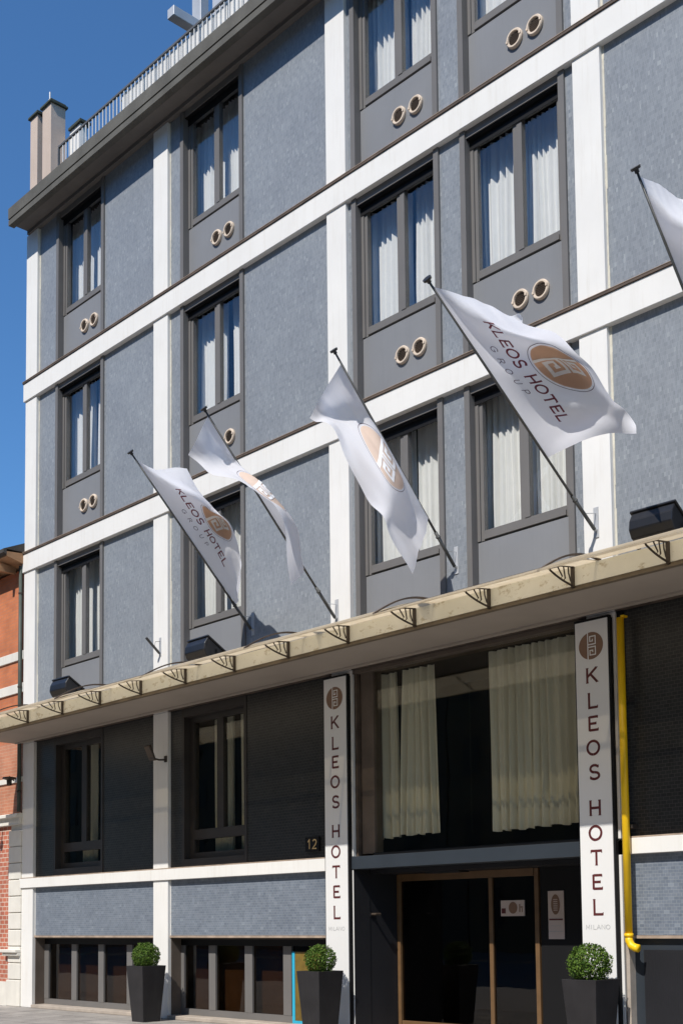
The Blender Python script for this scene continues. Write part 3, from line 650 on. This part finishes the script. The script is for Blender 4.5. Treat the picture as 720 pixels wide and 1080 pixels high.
# ================================================================== THINGS ON THE FACADE
# vertical sign boards
SIGN_Z = dict(K=4.23, L=3.946, E=3.682, O=3.41, S=3.136, H=2.734, O2=2.454, T=2.18, E2=1.909, L2=1.633)
def sign_board(x0, x1, ztop, label, side):
    t = thing('sign_board', label, 'sign', ((x0 + x1) / 2, -.03, .1), group='vertical hotel signs on the columns')
    m = MB(); m.box(x0, x1, -.060, -.030, .10, ztop); hp(m, 'panel', 'signwhite', parent=t)
    m = MB(); m.box(x0 - .014, x1 + .014, -.055, -.002, ztop + .001, ztop + .03); m.box(x0 - .014, x0 - .001, -.055, -.002, .10, ztop); m.box(x1 + .001, x1 + .03, -.052, -.002, .10, ztop)
    hp(m, 'frame', 'signblack', parent=t)
    cx = (x0 + x1) / 2 - .005; H = .165
    m = MB(); k = 40; cz = 4.565
    m.add([(cx + .163 * math.cos(2 * math.pi * j / k), -.0625, cz + .155 * math.sin(2 * math.pi * j / k)) for j in range(k)], [tuple(range(k))], 'bronze_print')
    for q, pl in enumerate(EMBLEM_KEY):
        for quad in ribbon([(a * (.97 if abs(b) > .95 else 1), b * .97) for a, b in pl], .085): m.add([(cx + a * .163, -.0632 - q * .0004, cz + b * .155) for a, b in quad], [(0, 1, 2, 3)], 'signwhite')
    hp(m, 'emblem', parent=t)
    for key, z in SIGN_Z.items():
        adv, q = glyph_quads(key[0], .17, .06); m = MB(); wdt = H * 1.03
        for i, quad in enumerate(q):
            d = .0615 + .0003 * (i % 7)
            m.add([(cx + (a - adv / 2) * wdt, -d, z + (b - .5) * H) for a, b in quad], [(0, 1, 2, 3)])
        hp(m, 'letter', 'maroon', parent=t)
    x = cx - .165; m = MB()
    for ch in 'MILANO':
        adv, q = glyph_quads(ch, .12)
        for i, quad in enumerate(q): m.add([(x + a * .055, -.0615 - .0003 * (i % 5), 1.385 + b * .05) for a, b in quad], [(0, 1, 2, 3)])
        x += (adv + .12) * .055
    hp(m, 'city_name', 'greytext', parent=t)
sign_board(-12.525, -12.085, 4.845, 'tall white KLEOS HOTEL sign left of the entrance, beside house number 12', 0)
sign_board(-8.29, -7.855, 4.85, 'tall white sign reading KLEOS HOTEL right of the entrance, next to the yellow pipe', 1)

m = MB(); m.tube([(-7.665, -.09, 4.80), (-7.665, -.09, 1.30)], .042, 16); m.tube([(-7.665, -.09, 1.34), (-7.665, -.09, 1.30)], .050, 16)
m.tube([(-7.665, -.09, 1.31), (-7.66, -.095, 1.26), (-7.63, -.10, 1.21), (-7.58, -.10, 1.185), (-7.54, -.10, 1.18)], .044, 16)
yp = m.build('gas_pipe', 'yellow', smooth=True); tag(yp, 'yellow painted gas pipe running down beside the right hand hotel sign', 'pipe')
for z in (3.9, 2.5):
    m = MB(); m.box(-7.72, -7.61, -.045, .055, z - .02, z + .02); hp(m, 'pipe_clip', 'darkmetal', parent=yp)
m = MB(); m.box(-7.64, -7.60, -.12, -.04, 4.80, 4.82); hp(m, 'pipe_flange', 'yellow', parent=yp)

m = MB(); m.box(-13.03, -12.75, .02, TY - .001, 2.49, 2.69); hn = m.build('house_number_plate', 'signblack'); tag(hn, 'small black house number plate reading 12, left of the first tall sign', 'number plate')
m = MB(); xx = -12.98
for ch in '12':
    adv, q = glyph_quads(ch, .14)
    for i, quad in enumerate(q): m.add([(xx + a * .125, .018 - .0003 * i, 2.525 + b * .13) for a, b in quad], [(0, 1, 2, 3)])
    xx += .10
hp(m, 'digits', 'gold', parent=hn)

m = MB(); m.box(-10.20, -9.82, ey - .006, ey + .008, 1.55, 1.75); st = m.build('door_sticker', 'paper'); tag(st, 'white rectangular sticker with a brown emblem on the right entrance door', 'sticker')
m = MB(); k = 24; yy = ey - .009
m.add([(-10.0 + .07 * math.cos(2 * math.pi * j / k), yy, 1.655 + .075 * math.sin(2 * math.pi * j / k)) for j in range(k)], [tuple(range(k))], 'bronze_print')
m.box(-10.185, -10.12, yy - .001, yy + .001, 1.585, 1.65, 'maroon'); m.box(-9.90, -9.885, yy - .001, yy + .001, 1.60, 1.70, 'bronze_print'); m.box(-9.88, -9.84, yy - .001, yy + .001, 1.655, 1.67, 'bronze_print'); m.box(-9.86, -9.848, yy - .001, yy + .001, 1.60, 1.65, 'bronze_print')
hp(m, 'print', parent=st)
m = MB(); m.box(-9.445, -9.205, ey - .012, ey - .001, 1.26, 1.852); po = m.build('poster', 'paper'); tag(po, 'narrow pale poster with a brown oval on the dark wall right of the entrance doors', 'poster')
m = MB(); yy = ey - .0145
m.add([(-9.33 + .068 * math.cos(2 * math.pi * j / k), yy, 1.685 + .125 * math.sin(2 * math.pi * j / k)) for j in range(k)], [tuple(range(k))], 'bronze_print')
for q in range(6): m.box(-9.36, -9.30, yy - .003, yy - .001, 1.61 + q * .026, 1.62 + q * .026, 'paper')
m.box(-9.43, -9.225, yy - .001, yy + .001, 1.49, 1.51, 'maroon'); m.box(-9.43, -9.225, yy - .001, yy + .001, 1.352, 1.357, 'greytext'); m.box(-9.40, -9.26, yy - .001, yy + .001, 1.42, 1.424, 'greytext')
hp(m, 'print', parent=po)

# floodlights on the canopy, tilted up at the wall
def floodlight():
    t = thing('floodlight', 'x', 'floodlight', (0, 0, 0), 'floodlights standing on the canopy')
    w_ = .26; Bp, Cp = Vector((0, -.17, .335)), Vector((0, .18, .12)); ax = (Cp - Bp).normalized(); nr = Vector((0, -ax.z, ax.y))
    if nr.z > 0: nr = -nr
    def P(u, v): p = Bp + ax * u + nr * v; return (p.y, p.z)
    L = (Cp - Bp).length
    body = [P(0, 0), P(.0, .10), P(.04, .19), P(.12, .235), P(.22, .225), P(.32, .16), P(L, .06), P(L, 0)]
    m = MB(); m.prism(body, -w_ + .015, w_ - .015); hp(m, 'housing', 'black', parent=t, bevel=.008, smooth=False)
    m = MB(); m.prism([P(-.02, -.003), P(-.02, -.03), P(L + .02, -.03), P(L + .02, -.003)], -w_, w_); hp(m, 'rim', 'black', parent=t, bevel=.004)
    m = MB(); m.prism([P(.02, -.031), P(.02, -.035), P(L - .02, -.035), P(L - .02, -.031)], -w_ + .03, w_ - .03); hp(m, 'lens', 'galv', parent=t)
    m = MB()
    for s in (-1, 1): m.box(s * (w_ + .012) - .008, s * (w_ + .012) + .008, -.02, .03, -.27, .18)
    m.box(-w_ - .02, w_ + .02, -.025, .035, -.285, -.27); hp(m, 'bracket', 'black', parent=t)
    return t
fl = floodlight()
for i, (x, lab) in enumerate(((-18.20, 'black floodlight on the canopy below the leftmost window, nearest the red brick house'), (-14.36, 'black floodlight on the canopy beside the leftmost flag pole'), (-6.74, 'large black floodlight on the canopy at the right edge, on the mosaic wall'))):
    o = fl if i == 0 else copy_tree(fl); o.location = (x, -.68, 5.285); o.rotation_euler = (0, 0, R((1.5, -1, 2)[i])); o['label'] = lab

# small lamp on the second column under the canopy
t = thing('wall_lamp', 'small brown wall lamp on an arm at the second column under the canopy', 'lamp', (-16.4, 0, 4.2))
m = MB(); m.tube([(-16.36, -.002, 4.14), (-16.38, -.12, 4.13), (-16.42, -.20, 4.15)], .015, 8); m.box(-16.39, -16.33, -.02, -.001, 4.10, 4.20); hp(m, 'arm', 'iron', parent=t)
m = MB(); m.prism([(-.24, 4.13), (-.20, 4.11), (-.30, 4.36), (-.34, 4.34)], -16.50, -16.34); hp(m, 'lamp_head', 'iron', parent=t, bevel=.005)
m = MB(); m.prism([(-.241, 4.15), (-.248, 4.148), (-.342, 4.33), (-.335, 4.332)], -16.485, -16.355); hp(m, 'lens', 'brownjamb', parent=t)
# empty flag holder
t = thing('flag_holder', 'empty steel flag holder on the second white column above the canopy', 'flag holder', (-16.5, 0, 5.95))
m = MB(); m.box(-16.54, -16.49, -.010, -.001, 5.86, 6.16); hp(m, 'plate', 'galv', parent=t)
m = MB(); m.tube([(-16.515, -.02, 5.90), (-16.515, -.28, 6.12)], .022, 10); m.tube([(-16.515, -.01, 6.10), (-16.515, -.10, 6.08), (-16.515, -.12, 5.99)], .005, 6); hp(m, 'socket', 'pole', parent=t)

# ------------------------------------------------------------------ flags
FLAGS = {
 1: [[-14.204, 0.06, 5.886], [-14.204, -2.088, 8.022], [[[-14.204, -2.034, 7.968], [-14.08, -1.801, 7.849], [-14.005, -1.547, 7.932], [-13.864, -1.404, 7.9]], [[-14.204, -1.614, 7.551], [-13.721, -1.623, 7.456], [-13.584, -1.481, 7.439], [-13.693, -1.219, 7.406]], [[-14.204, -1.173, 7.112], [-13.884, -1.093, 7.126], [-13.61, -1.033, 7.154], [-13.2, -1.153, 6.986]], [[-14.204, -0.704, 6.646], [-13.733, -0.856, 6.671], [-13.551, -0.828, 6.732], [-13.433, -0.819, 6.638]], [[-14.204, -0.274, 6.218], [-13.977, -0.407, 6.194], [-13.684, -0.64, 6.15], [-13.331, -0.904, 6.14]]]],
 2: [[-12.301, -0.0, 5.69], [-12.301, -2.249, 7.992], [[[-12.301, -2.21, 7.952], [-12.448, -2.2, 7.84], [-12.582, -2.206, 7.691], [-12.859, -2.124, 7.617]], [[-12.301, -1.849, 7.582], [-12.367, -1.819, 7.503], [-12.372, -1.909, 7.356], [-12.29, -2.095, 7.2]], [[-12.301, -1.449, 7.173], [-11.831, -1.663, 7.018], [-11.687, -1.861, 6.871], [-11.788, -1.915, 6.922]], [[-12.301, -0.998, 6.711], [-11.836, -1.2, 6.665], [-11.53, -1.546, 6.514], [-11.272, -1.876, 6.449]], [[-12.301, -0.62, 6.325], [-11.836, -1.01, 6.051], [-11.598, -1.32, 5.843], [-11.381, -1.606, 5.672]]]],
 3: [[-10.154, 0.06, 5.949], [-10.154, -1.991, 8.077], [[[-10.154, -1.904, 7.986], [-10.377, -1.894, 7.829], [-10.556, -1.9, 7.666], [-10.835, -1.818, 7.568]], [[-10.154, -1.554, 7.624], [-10.365, -1.524, 7.538], [-10.437, -1.614, 7.396], [-10.421, -1.8, 7.248]], [[-10.154, -1.199, 7.256], [-9.913, -1.413, 6.913], [-9.785, -1.611, 6.58], [-10.029, -1.665, 6.42]], [[-10.154, -0.829, 6.872], [-9.979, -1.031, 6.577], [-9.746, -1.377, 6.21], [-9.566, -1.707, 5.938]], [[-10.154, -0.449, 6.477], [-9.86, -0.839, 6.092], [-9.699, -1.149, 5.763], [-9.585, -1.435, 5.437]]]],
 4: [[-8.001, 0.0, 5.889], [-8.001, -2.727, 7.814], [[[-8.001, -2.693, 7.79], [-7.827, -2.459, 7.714], [-7.687, -2.206, 7.64], [-7.445, -2.063, 7.469]], [[-8.001, -2.269, 7.491], [-7.551, -2.277, 7.292], [-7.264, -2.136, 7.204], [-7.163, -1.874, 7.263]], [[-8.001, -1.818, 7.172], [-7.618, -1.738, 7.074], [-7.2, -1.678, 7.047], [-6.758, -1.798, 6.8]], [[-8.001, -1.36, 6.849], [-7.383, -1.512, 6.666], [-7.01, -1.483, 6.633], [-6.664, -1.475, 6.486]], [[-8.001, -0.875, 6.507], [-7.473, -1.008, 6.489], [-6.962, -1.241, 6.344], [-6.462, -1.505, 6.141]]]],
 5: [[-6.0, 0.0, 5.9], [-6.0, -2.097, 8.286], [[[-6.0, -2.076, 8.262], [-5.964, -1.843, 8.276], [-5.922, -1.589, 8.27], [-5.782, -1.446, 8.173]], [[-6.0, -1.803, 7.951], [-5.762, -1.811, 7.808], [-5.597, -1.669, 7.757], [-5.526, -1.408, 7.792]], [[-6.0, -1.514, 7.622], [-5.762, -1.434, 7.571], [-5.528, -1.374, 7.48], [-5.246, -1.494, 7.232]], [[-6.0, -1.214, 7.281], [-5.623, -1.366, 7.139], [-5.358, -1.337, 7.021], [-5.139, -1.329, 6.853]], [[-6.0, -0.914, 6.941], [-5.618, -1.048, 6.878], [-5.217, -1.281, 6.677], [-4.867, -1.544, 6.449]]]],
}

def cr(p0, p1, p2, p3, t):
    return 0.5 * ((2 * p1) + (-p0 + p2) * t + (2 * p0 - 5 * p1 + 4 * p2 - p3) * t * t + (-p0 + 3 * p1 - 3 * p2 + p3) * t ** 3)
def cr_line(P, t):
    n = len(P) - 1; x = min(max(t, 0), 1) * n; i = min(int(x), n - 1); f = x - i
    a = P[i - 1] if i else P[0] * 2 - P[1]; d = P[i + 2] if i + 2 <= n else P[n] * 2 - P[n - 1]
    return cr(a, P[i], P[i + 1], d, f)
class Surf:
    def __init__(s, G, seed):
        s.G = [[Vector(p) for p in row] for row in G]; s.seed = seed
    def raw(s, u, v):                     # u along the pole from the tip, v away from the pole
        return cr_line([cr_line(row, v) for row in s.G], u)
    def p(s, u, v, off=0.0):
        P = s.raw(u, v); e = .012
        n = (s.raw(min(u + e, 1), v) - s.raw(max(u - e, 0), v)).cross(s.raw(u, min(v + e, 1)) - s.raw(u, max(v - e, 0)))
        n = n.normalized() if n.length > 1e-9 else Vector((0, -1, 0))
        # wrinkles: a few soft folds running from the hoist corners, finer ripples towards the fly
        w_ = .030 * v * math.sin(7.5 * u + 4 * v + s.seed) + .018 * v * math.sin(15 * u - 9 * v + s.seed * 2.1) + .012 * min(v * 4, 1) * noise.noise(Vector((u * 5, v * 9, s.seed * 3.3)))
        w_ += .030 * min(v * 1.6, 1) * math.sin(2 * math.pi * (u * 2.6 + .35 * v) + s.seed) * min(1, u * 5)
        w_ += .016 * math.exp(-((u - .97 + v * .25) / .05) ** 2) * min(v * 5, 1)
        return P + n * (w_ * s.amp + off)
    amp = 1.0
FLAG_LABEL = {1: 'leftmost white hotel flag, its bronze disc and lettering readable',
              2: 'twisted white flag second from the left, folded so that its emblem barely shows',
              3: 'white flag in the middle, brightly lit on top, with a bronze disc beside the pole',
              4: 'largest white flag, spread wide, with bronze disc and KLEOS HOTEL GROUP lettering',
              5: 'partly seen white flag cut off by the right edge of the photo'}
for k, (b, tip, G) in FLAGS.items():
    b = Vector(b); tip = Vector(tip); wy = .06 if k in (1, 3, 5) else 0.0; b = Vector((b.x, b.y - .045, b.z)); d = (tip - b).normalized()
    t = thing('flag', FLAG_LABEL[k], 'flag', b, 'flags on poles along the facade')
    m = MB(); m.tube([b, b + d * .5], .022, 12); m.tube([b + d * .42, b + d * .44], .031, 12); m.tube([b + d * .44, tip], .0155, 12, r2=.012)
    pl = hp(m, 'flagpole', 'pole', parent=t, smooth=True)
    m = MB(); m.tube([tip, tip + d * .03], .022, 10); m.tube([tip + d * .03, tip + d * .055], .045, 12, r2=.050); hp(m, 'finial', 'black', parent=pl)
    m = MB(); m.box(b.x - .032, b.x + .032, wy - .010, wy - .001, b.z - .09, b.z + .26); m.tube([(b.x, wy - .012, b.z + .19), b + d * .17 + Vector((0, -.01, .05)), b + d * .26], .005, 6)
    m.tube([(b.x, wy - .012, b.z), b], .02, 8); hp(m, 'wall_bracket', 'galv', parent=t)
    S = Surf(G, k * 1.7); S.amp = {1: .8, 2: .7, 3: .9, 4: .9, 5: .9}[k]
    nu, nv = 72, 44; vs = [S.p(i / nu, j / nv) for i in range(nu + 1) for j in range(nv + 1)]; W = nv + 1
    m = MB(); m.add(vs, [(i * W + j, i * W + j + 1, (i + 1) * W + j + 1, (i + 1) * W + j) for i in range(nu) for j in range(nv)])
    cl = hp(m, 'cloth', 'flag', parent=t, smooth=True)
    # printed design, mapped onto the cloth, showing through on both sides
    hoist = sum((S.G[i + 1][0] - S.G[i][0]).length for i in range(4)); wid = 1.2
    def place(quads, mat, mb, off=.004, both=True):
        for q in quads:
            if any(not (0 <= a <= 1 and 0 <= c <= 1) for a, c in q): continue
            for sgn in ((1, -1) if both else (1,)):
                mb.add([S.p(a, c, off * sgn) for a, c in q], [(0, 1, 2, 3)], 'flag_faint' if sgn < 0 and mat == 'flag_bronze' else mat)
    uc, vc, ru, rv = .50 + (.12 if k == 5 else 0), {2: .5, 3: .36}.get(k, .68), .375 / hoist, {2: .2, 3: .25}.get(k, .235)
    m = MB(); rings = 9; seg = 48; quads = []
    for i in range(rings):
        r0, r1 = i / rings, (i + 1) / rings
        for j in range(seg):
            a0, a1 = 2 * math.pi * j / seg, 2 * math.pi * (j + 1) / seg
            quads.append([(uc + ru * r * math.cos(a), vc + rv * r * math.sin(a)) for r, a in ((r0, a0), (r1, a0), (r1, a1), (r0, a1))])
    place(quads, 'flag_bronze', m, .003)
    quads = []
    for pl_ in EMBLEM_KEY:
        quads += [[(uc + ru * a, vc + rv * c) for a, c in q] for q in ribbon([(a, c * .96) for a, c in pl_], .125, .12)]
    place(quads, 'flag_key', m, .008)
    quads = []
    for j in range(seg):
        a0, a1 = 2 * math.pi * j / seg, 2 * math.pi * (j + 1) / seg
        quads.append([(uc + ru * r * math.cos(a), vc + rv * r * math.sin(a)) for r, a in ((1.07, a0), (1.09, a0), (1.09, a1), (1.07, a1))])
    place(quads, 'flag_grey', m, .003); hp(m, 'emblem', parent=cl, smooth=True)
    def text(s, u0, v0, h, gap, wt, mat, name, both):
        tot = sum(GLY[c][0] + gap for c in s) - gap; u = u0 - tot * h / hoist / 2; qs = []
        for c in s:
            adv, q = glyph_quads(c, wt, .07 if wt > .12 else None, .25)
            qs = [[(u + a * h / hoist, v0 + e_ * h / wid) for a, e_ in quad] for quad in q]; u += (adv + gap) * h / hoist
            if qs: mb = MB(); place(qs, mat, mb, .004, both); hp(mb, name, parent=cl)
    if k not in (2, 3, 5):
        text('KLEOS HOTEL', .50, .295, .125, .16, .17, 'flag_maroon', 'letter', False)
        text('GROUP', .49, .165, .075, 1.0, .12, 'flag_grey', 'small_letter', False)

# ------------------------------------------------------------------ planters
def planter():
    t = thing('planter', 'x', 'planter', (0, 0, 0), 'tapered planters along the hotel front')
    H = .86; a, b = .22, .155
    def ring(s, z): return [(-s, -s, z), (s, -s, z), (s, s, z), (-s, s, z)]
    vs = ring(b, 0) + ring(a, H) + ring(a - .018, H) + ring(a - .025, H - .07)
    fs = [(3, 2, 1, 0)] + [(l * 4 + i, l * 4 + (i + 1) % 4, (l + 1) * 4 + (i + 1) % 4, (l + 1) * 4 + i) for l in range(3) for i in range(4)]
    m = MB(); m.add(vs, fs); hp(m, 'pot', 'planter', parent=t, bevel=.003)
    m = MB(); m.add(ring(a - .024, H - .05), [(0, 1, 2, 3)]); hp(m, 'soil', 'soil', parent=t)
    return t
def topiary():
    t = thing('boxwood_ball', 'x', 'topiary', (0, 0, 0), 'clipped box balls in the planters')
    rnd = random.Random(3); m = MB(); RR = .195
    for k in range(4200):
        d = Vector((rnd.gauss(0, 1), rnd.gauss(0, 1), rnd.gauss(0, 1))).normalized()
        lump = 1 + .10 * noise.noise(d * 3.1) + .07 * noise.noise(d * 7.3)
        r = RR * lump * (1 - .28 * rnd.random() ** 1.6) + (.012 if rnd.random() < .06 else 0); c = Vector((0, 0, .165)) + d * r
        n = (d + Vector((rnd.gauss(0, .7), rnd.gauss(0, .7), rnd.gauss(0, .7)))).normalized(); a = n.orthogonal().normalized(); a = Matrix.Rotation(rnd.uniform(0, 6.28), 3, n) @ a; bb = n.cross(a)
        s = rnd.uniform(.008, .016); m.add([c - a * s, c - bb * s * .55, c + a * s * 1.1, c + bb * s * .55], [(0, 1, 2, 3)])
    hp(m, 'foliage', 'leaf', parent=t)
    m = MB(); m.tube([(0, 0, -.05), (0.004, 0, .08), (0, 0.003, .16)], .014, 8)
    for a in (0, 1.3, 2.6, 3.9, 5.2): m.tube([(0, 0, .08), (.07 * math.cos(a), .07 * math.sin(a), .18)], .006, 6)
    hp(m, 'stem', 'soil', parent=t); return t
P0_ = planter(); T0_ = topiary()
for i, (xr, w1, w2) in enumerate(((-15.966, 'leftmost, beside the second white column', 'leftmost'), (-11.955, 'in front of the left hotel sign', 'middle'), (-7.663, 'in front of the right hotel sign near the yellow pipe', 'right'))):
    p = P0_ if i == 0 else copy_tree(P0_); q = T0_ if i == 0 else copy_tree(T0_)
    x, y = xr - .22, -.50; p.location = (x, y, .001); p['label'] = 'tall tapered anthracite planter ' + w1
    q.location = (x + (.0, .01, -.01)[i], y, .835); q.rotation_euler = (0, 0, i * 1.9); q.scale = ((1.12, 1.12, 1.06), (1.10, 1.06, 1.03), (1.20, 1.2, 1.12))[i]
    q['label'] = 'clipped green box ball in the ' + w2 + ' planter' + (' by the second column', ' in front of the left sign', ' in front of the right sign')[i]

# ================================================================== RED BRICK NEIGHBOUR
t = thing('brick_house', 'red brick house with pale stone bands and a wooden eave, left of the hotel', 'building', (-26, 0, 0))
def np_(m, name, mat=None, parent=t, **k): return m.build(name, mat, parent, **k)
NX0, NX1 = -38.0, -21.01
m = MB(); m.box(NX0, NX1, .02, 9, 5.0, 8.30, 'brickred'); m.box(NX0, NX1, .02, 9, 3.62, 4.999, 'brickpale'); m.box(NX0, -21.44, .02, 9, .45, 3.40, 'brickbig'); m.box(-21.439, NX1, .02, 9, .0, 3.40, 'stone'); np_(m, 'wall')
for z0, z1 in ((6.55, 6.72), (5.92, 6.10), (4.21, 4.31)):
    m = MB(); m.box(NX0, NX1 + .002, -.012, .10, z0, z1); np_(m, 'stone_band', 'stone', bevel=.005)
m = MB(); m.box(NX0, NX1 + .004, -.05, .3, 3.402, 3.62); m.box(NX0, NX1 + .006, -.12, .25, 3.54, 3.60); np_(m, 'string_course', 'stone', bevel=.006)
m = MB(); m.box(NX0, -21.441, -.02, .4, 0.0, .449); np_(m, 'plinth', 'stone')
z = .50
while z < 3.3:
    m = MB(); m.box(-21.46, NX1 + .01, -.03, .3, z, z + .30); np_(m, 'quoin', 'stone', bevel=.012); z += .312
m = MB(); m.box(-21.50, NX1 + .012, -.035, .3, .0, .49); np_(m, 'pilaster_base', 'stone', bevel=.01); m = MB(); m.box(-21.60, NX1 + .014, -.13, .3, .998, 1.06); m.box(-21.56, NX1 + .013, -.09, .3, .94, .998); np_(m, 'pilaster_moulding', 'stone', bevel=.01)
m = MB(); m.prism([(-.37, 8.47), (.3, 8.30), (.3, 8.60), (-.37, 8.56)], NX0, NX1 + .02, 'eave'); ev = np_(m, 'eave')
m = MB(); m.prism([(-.44, 8.53), (-.372, 8.50), (-.372, 8.60), (-.44, 8.60)], NX0, NX1 + .02, 'rooftile'); np_(m, 'gutter', parent=ev)
m = MB(); m.prism([(-.43, 8.605), (4.5, 10.7), (9, 8.6), (.3, 8.61)], NX0, NX1 + .02, 'rooftile'); np_(m, 'roof')
x = NX1 - .35
m = MB()
while x > NX0:
    m = MB(); m.box(x - .04, x + .04, -.34, .0, 8.26, 8.40); np_(m, 'rafter_end', 'eave', parent=ev); x -= .62
for xw in (-24.3, -27.2, -30.1, -33.0):
    for z0, z1 in ((4.45, 5.8), (6.85, 7.9), (1.2, 2.9)):
        m = MB(); m.box(xw - .5, xw + .5, -.004, .06, z0, z1, 'darkmetal'); wv = np_(m, 'window')
        m = MB(); m.box(xw - .6, xw + .6, -.06, .05, z0 - .1, z0 - .002, 'stone'); np_(m, 'sill', parent=wv)
dp = MB(); dp.tube([(-21.05, -.045, 3.64), (-21.05, -.045, 8.34)], .036, 12); d_ = dp.build('drainpipe', 'greenpipe', smooth=True)
tag(d_, 'dark green drainpipe in the corner between brick house and hotel', 'drainpipe')
for z in (4.0, 6.0, 7.8):
    m = MB(); m.tube([(-21.05, -.045, z), (-21.05, -.045, z + .03)], .044, 12); hp(m, 'clamp', 'iron', parent=d_)
gl = thing('globe_lamp', 'small white globe lamp on the brick house wall below its stone ledge', 'lamp', (-21.75, -.1, 3.3))
m = MB(); m.lathe([(0, -.07), (.045, -.055), (.07, 0), (.045, .055), (0, .07)], (-21.78, -.18, 3.28), 16); hp(m, 'globe', 'globe', parent=gl, smooth=True)
m = MB(); m.tube([(-21.78, -.03, 3.36), (-21.78, -.18, 3.37), (-21.78, -.18, 3.34)], .015, 8); hp(m, 'arm', 'iron', parent=gl)
al = thing('alarm_lamp', 'small dark lamp on the drainpipe corner under the canopy end', 'lamp', (-21.1, -.2, 4.2))
m = MB(); m.lathe([(0, .05), (.12, .03), (.13, 0), (.05, -.02), (.045, -.12), (0, -.13)], (-21.1, -.22, 4.25), 16); hp(m, 'shade', 'iron', parent=al)
m = MB(); m.tube([(-21.1, -.12, 4.22), (-21.1, -.22, 4.30)], .012, 8); hp(m, 'arm', 'iron', parent=al)

# ================================================================== ACROSS THE STREET (seen only as reflections)
for i, (x0, x1, h, mt, lab) in enumerate(((-118, -78, 27.0, 'ochre', 'ochre rendered apartment block across the street, far left'), (-77.9, -41, 28.2, 'brownr', 'brown apartment block across the street, second from the left'),
                                 (-40.9, -12, 27.0, 'ochre', 'ochre apartment block across the street facing the entrance'), (-11.9, 26, 27.8, 'brownr', 'brown apartment block across the street to the right'))):
    t2 = thing('apartment_building', lab, 'building', ((x0 + x1) / 2, -34, 0))
    m = MB(); m.box(x0, x1, -46, -34, -.1, h, mt); m.box(x0 - .0, x1, -46, -33.4, h, h + .4, 'cornice'); hp(m, 'wall', parent=t2)
    m = MB(); m.box(x0 + 6, x0 + 7.4, -36.5, -35.2, h + .4, h + 2.4, 'chim'); hp(m, 'chimney', parent=t2)
    nwx = int((x1 - x0) / 3.0)
    for r in range(7):
        for c in range(nwx):
            xw = x0 + 1.5 + c * 3.0; zw = 1.2 + r * 3.7
            m = MB(); m.box(xw - .5, xw + .5, -33.99, -33.95, zw, zw + 1.9, 'darkmetal'); hp(m, 'window', parent=t2)
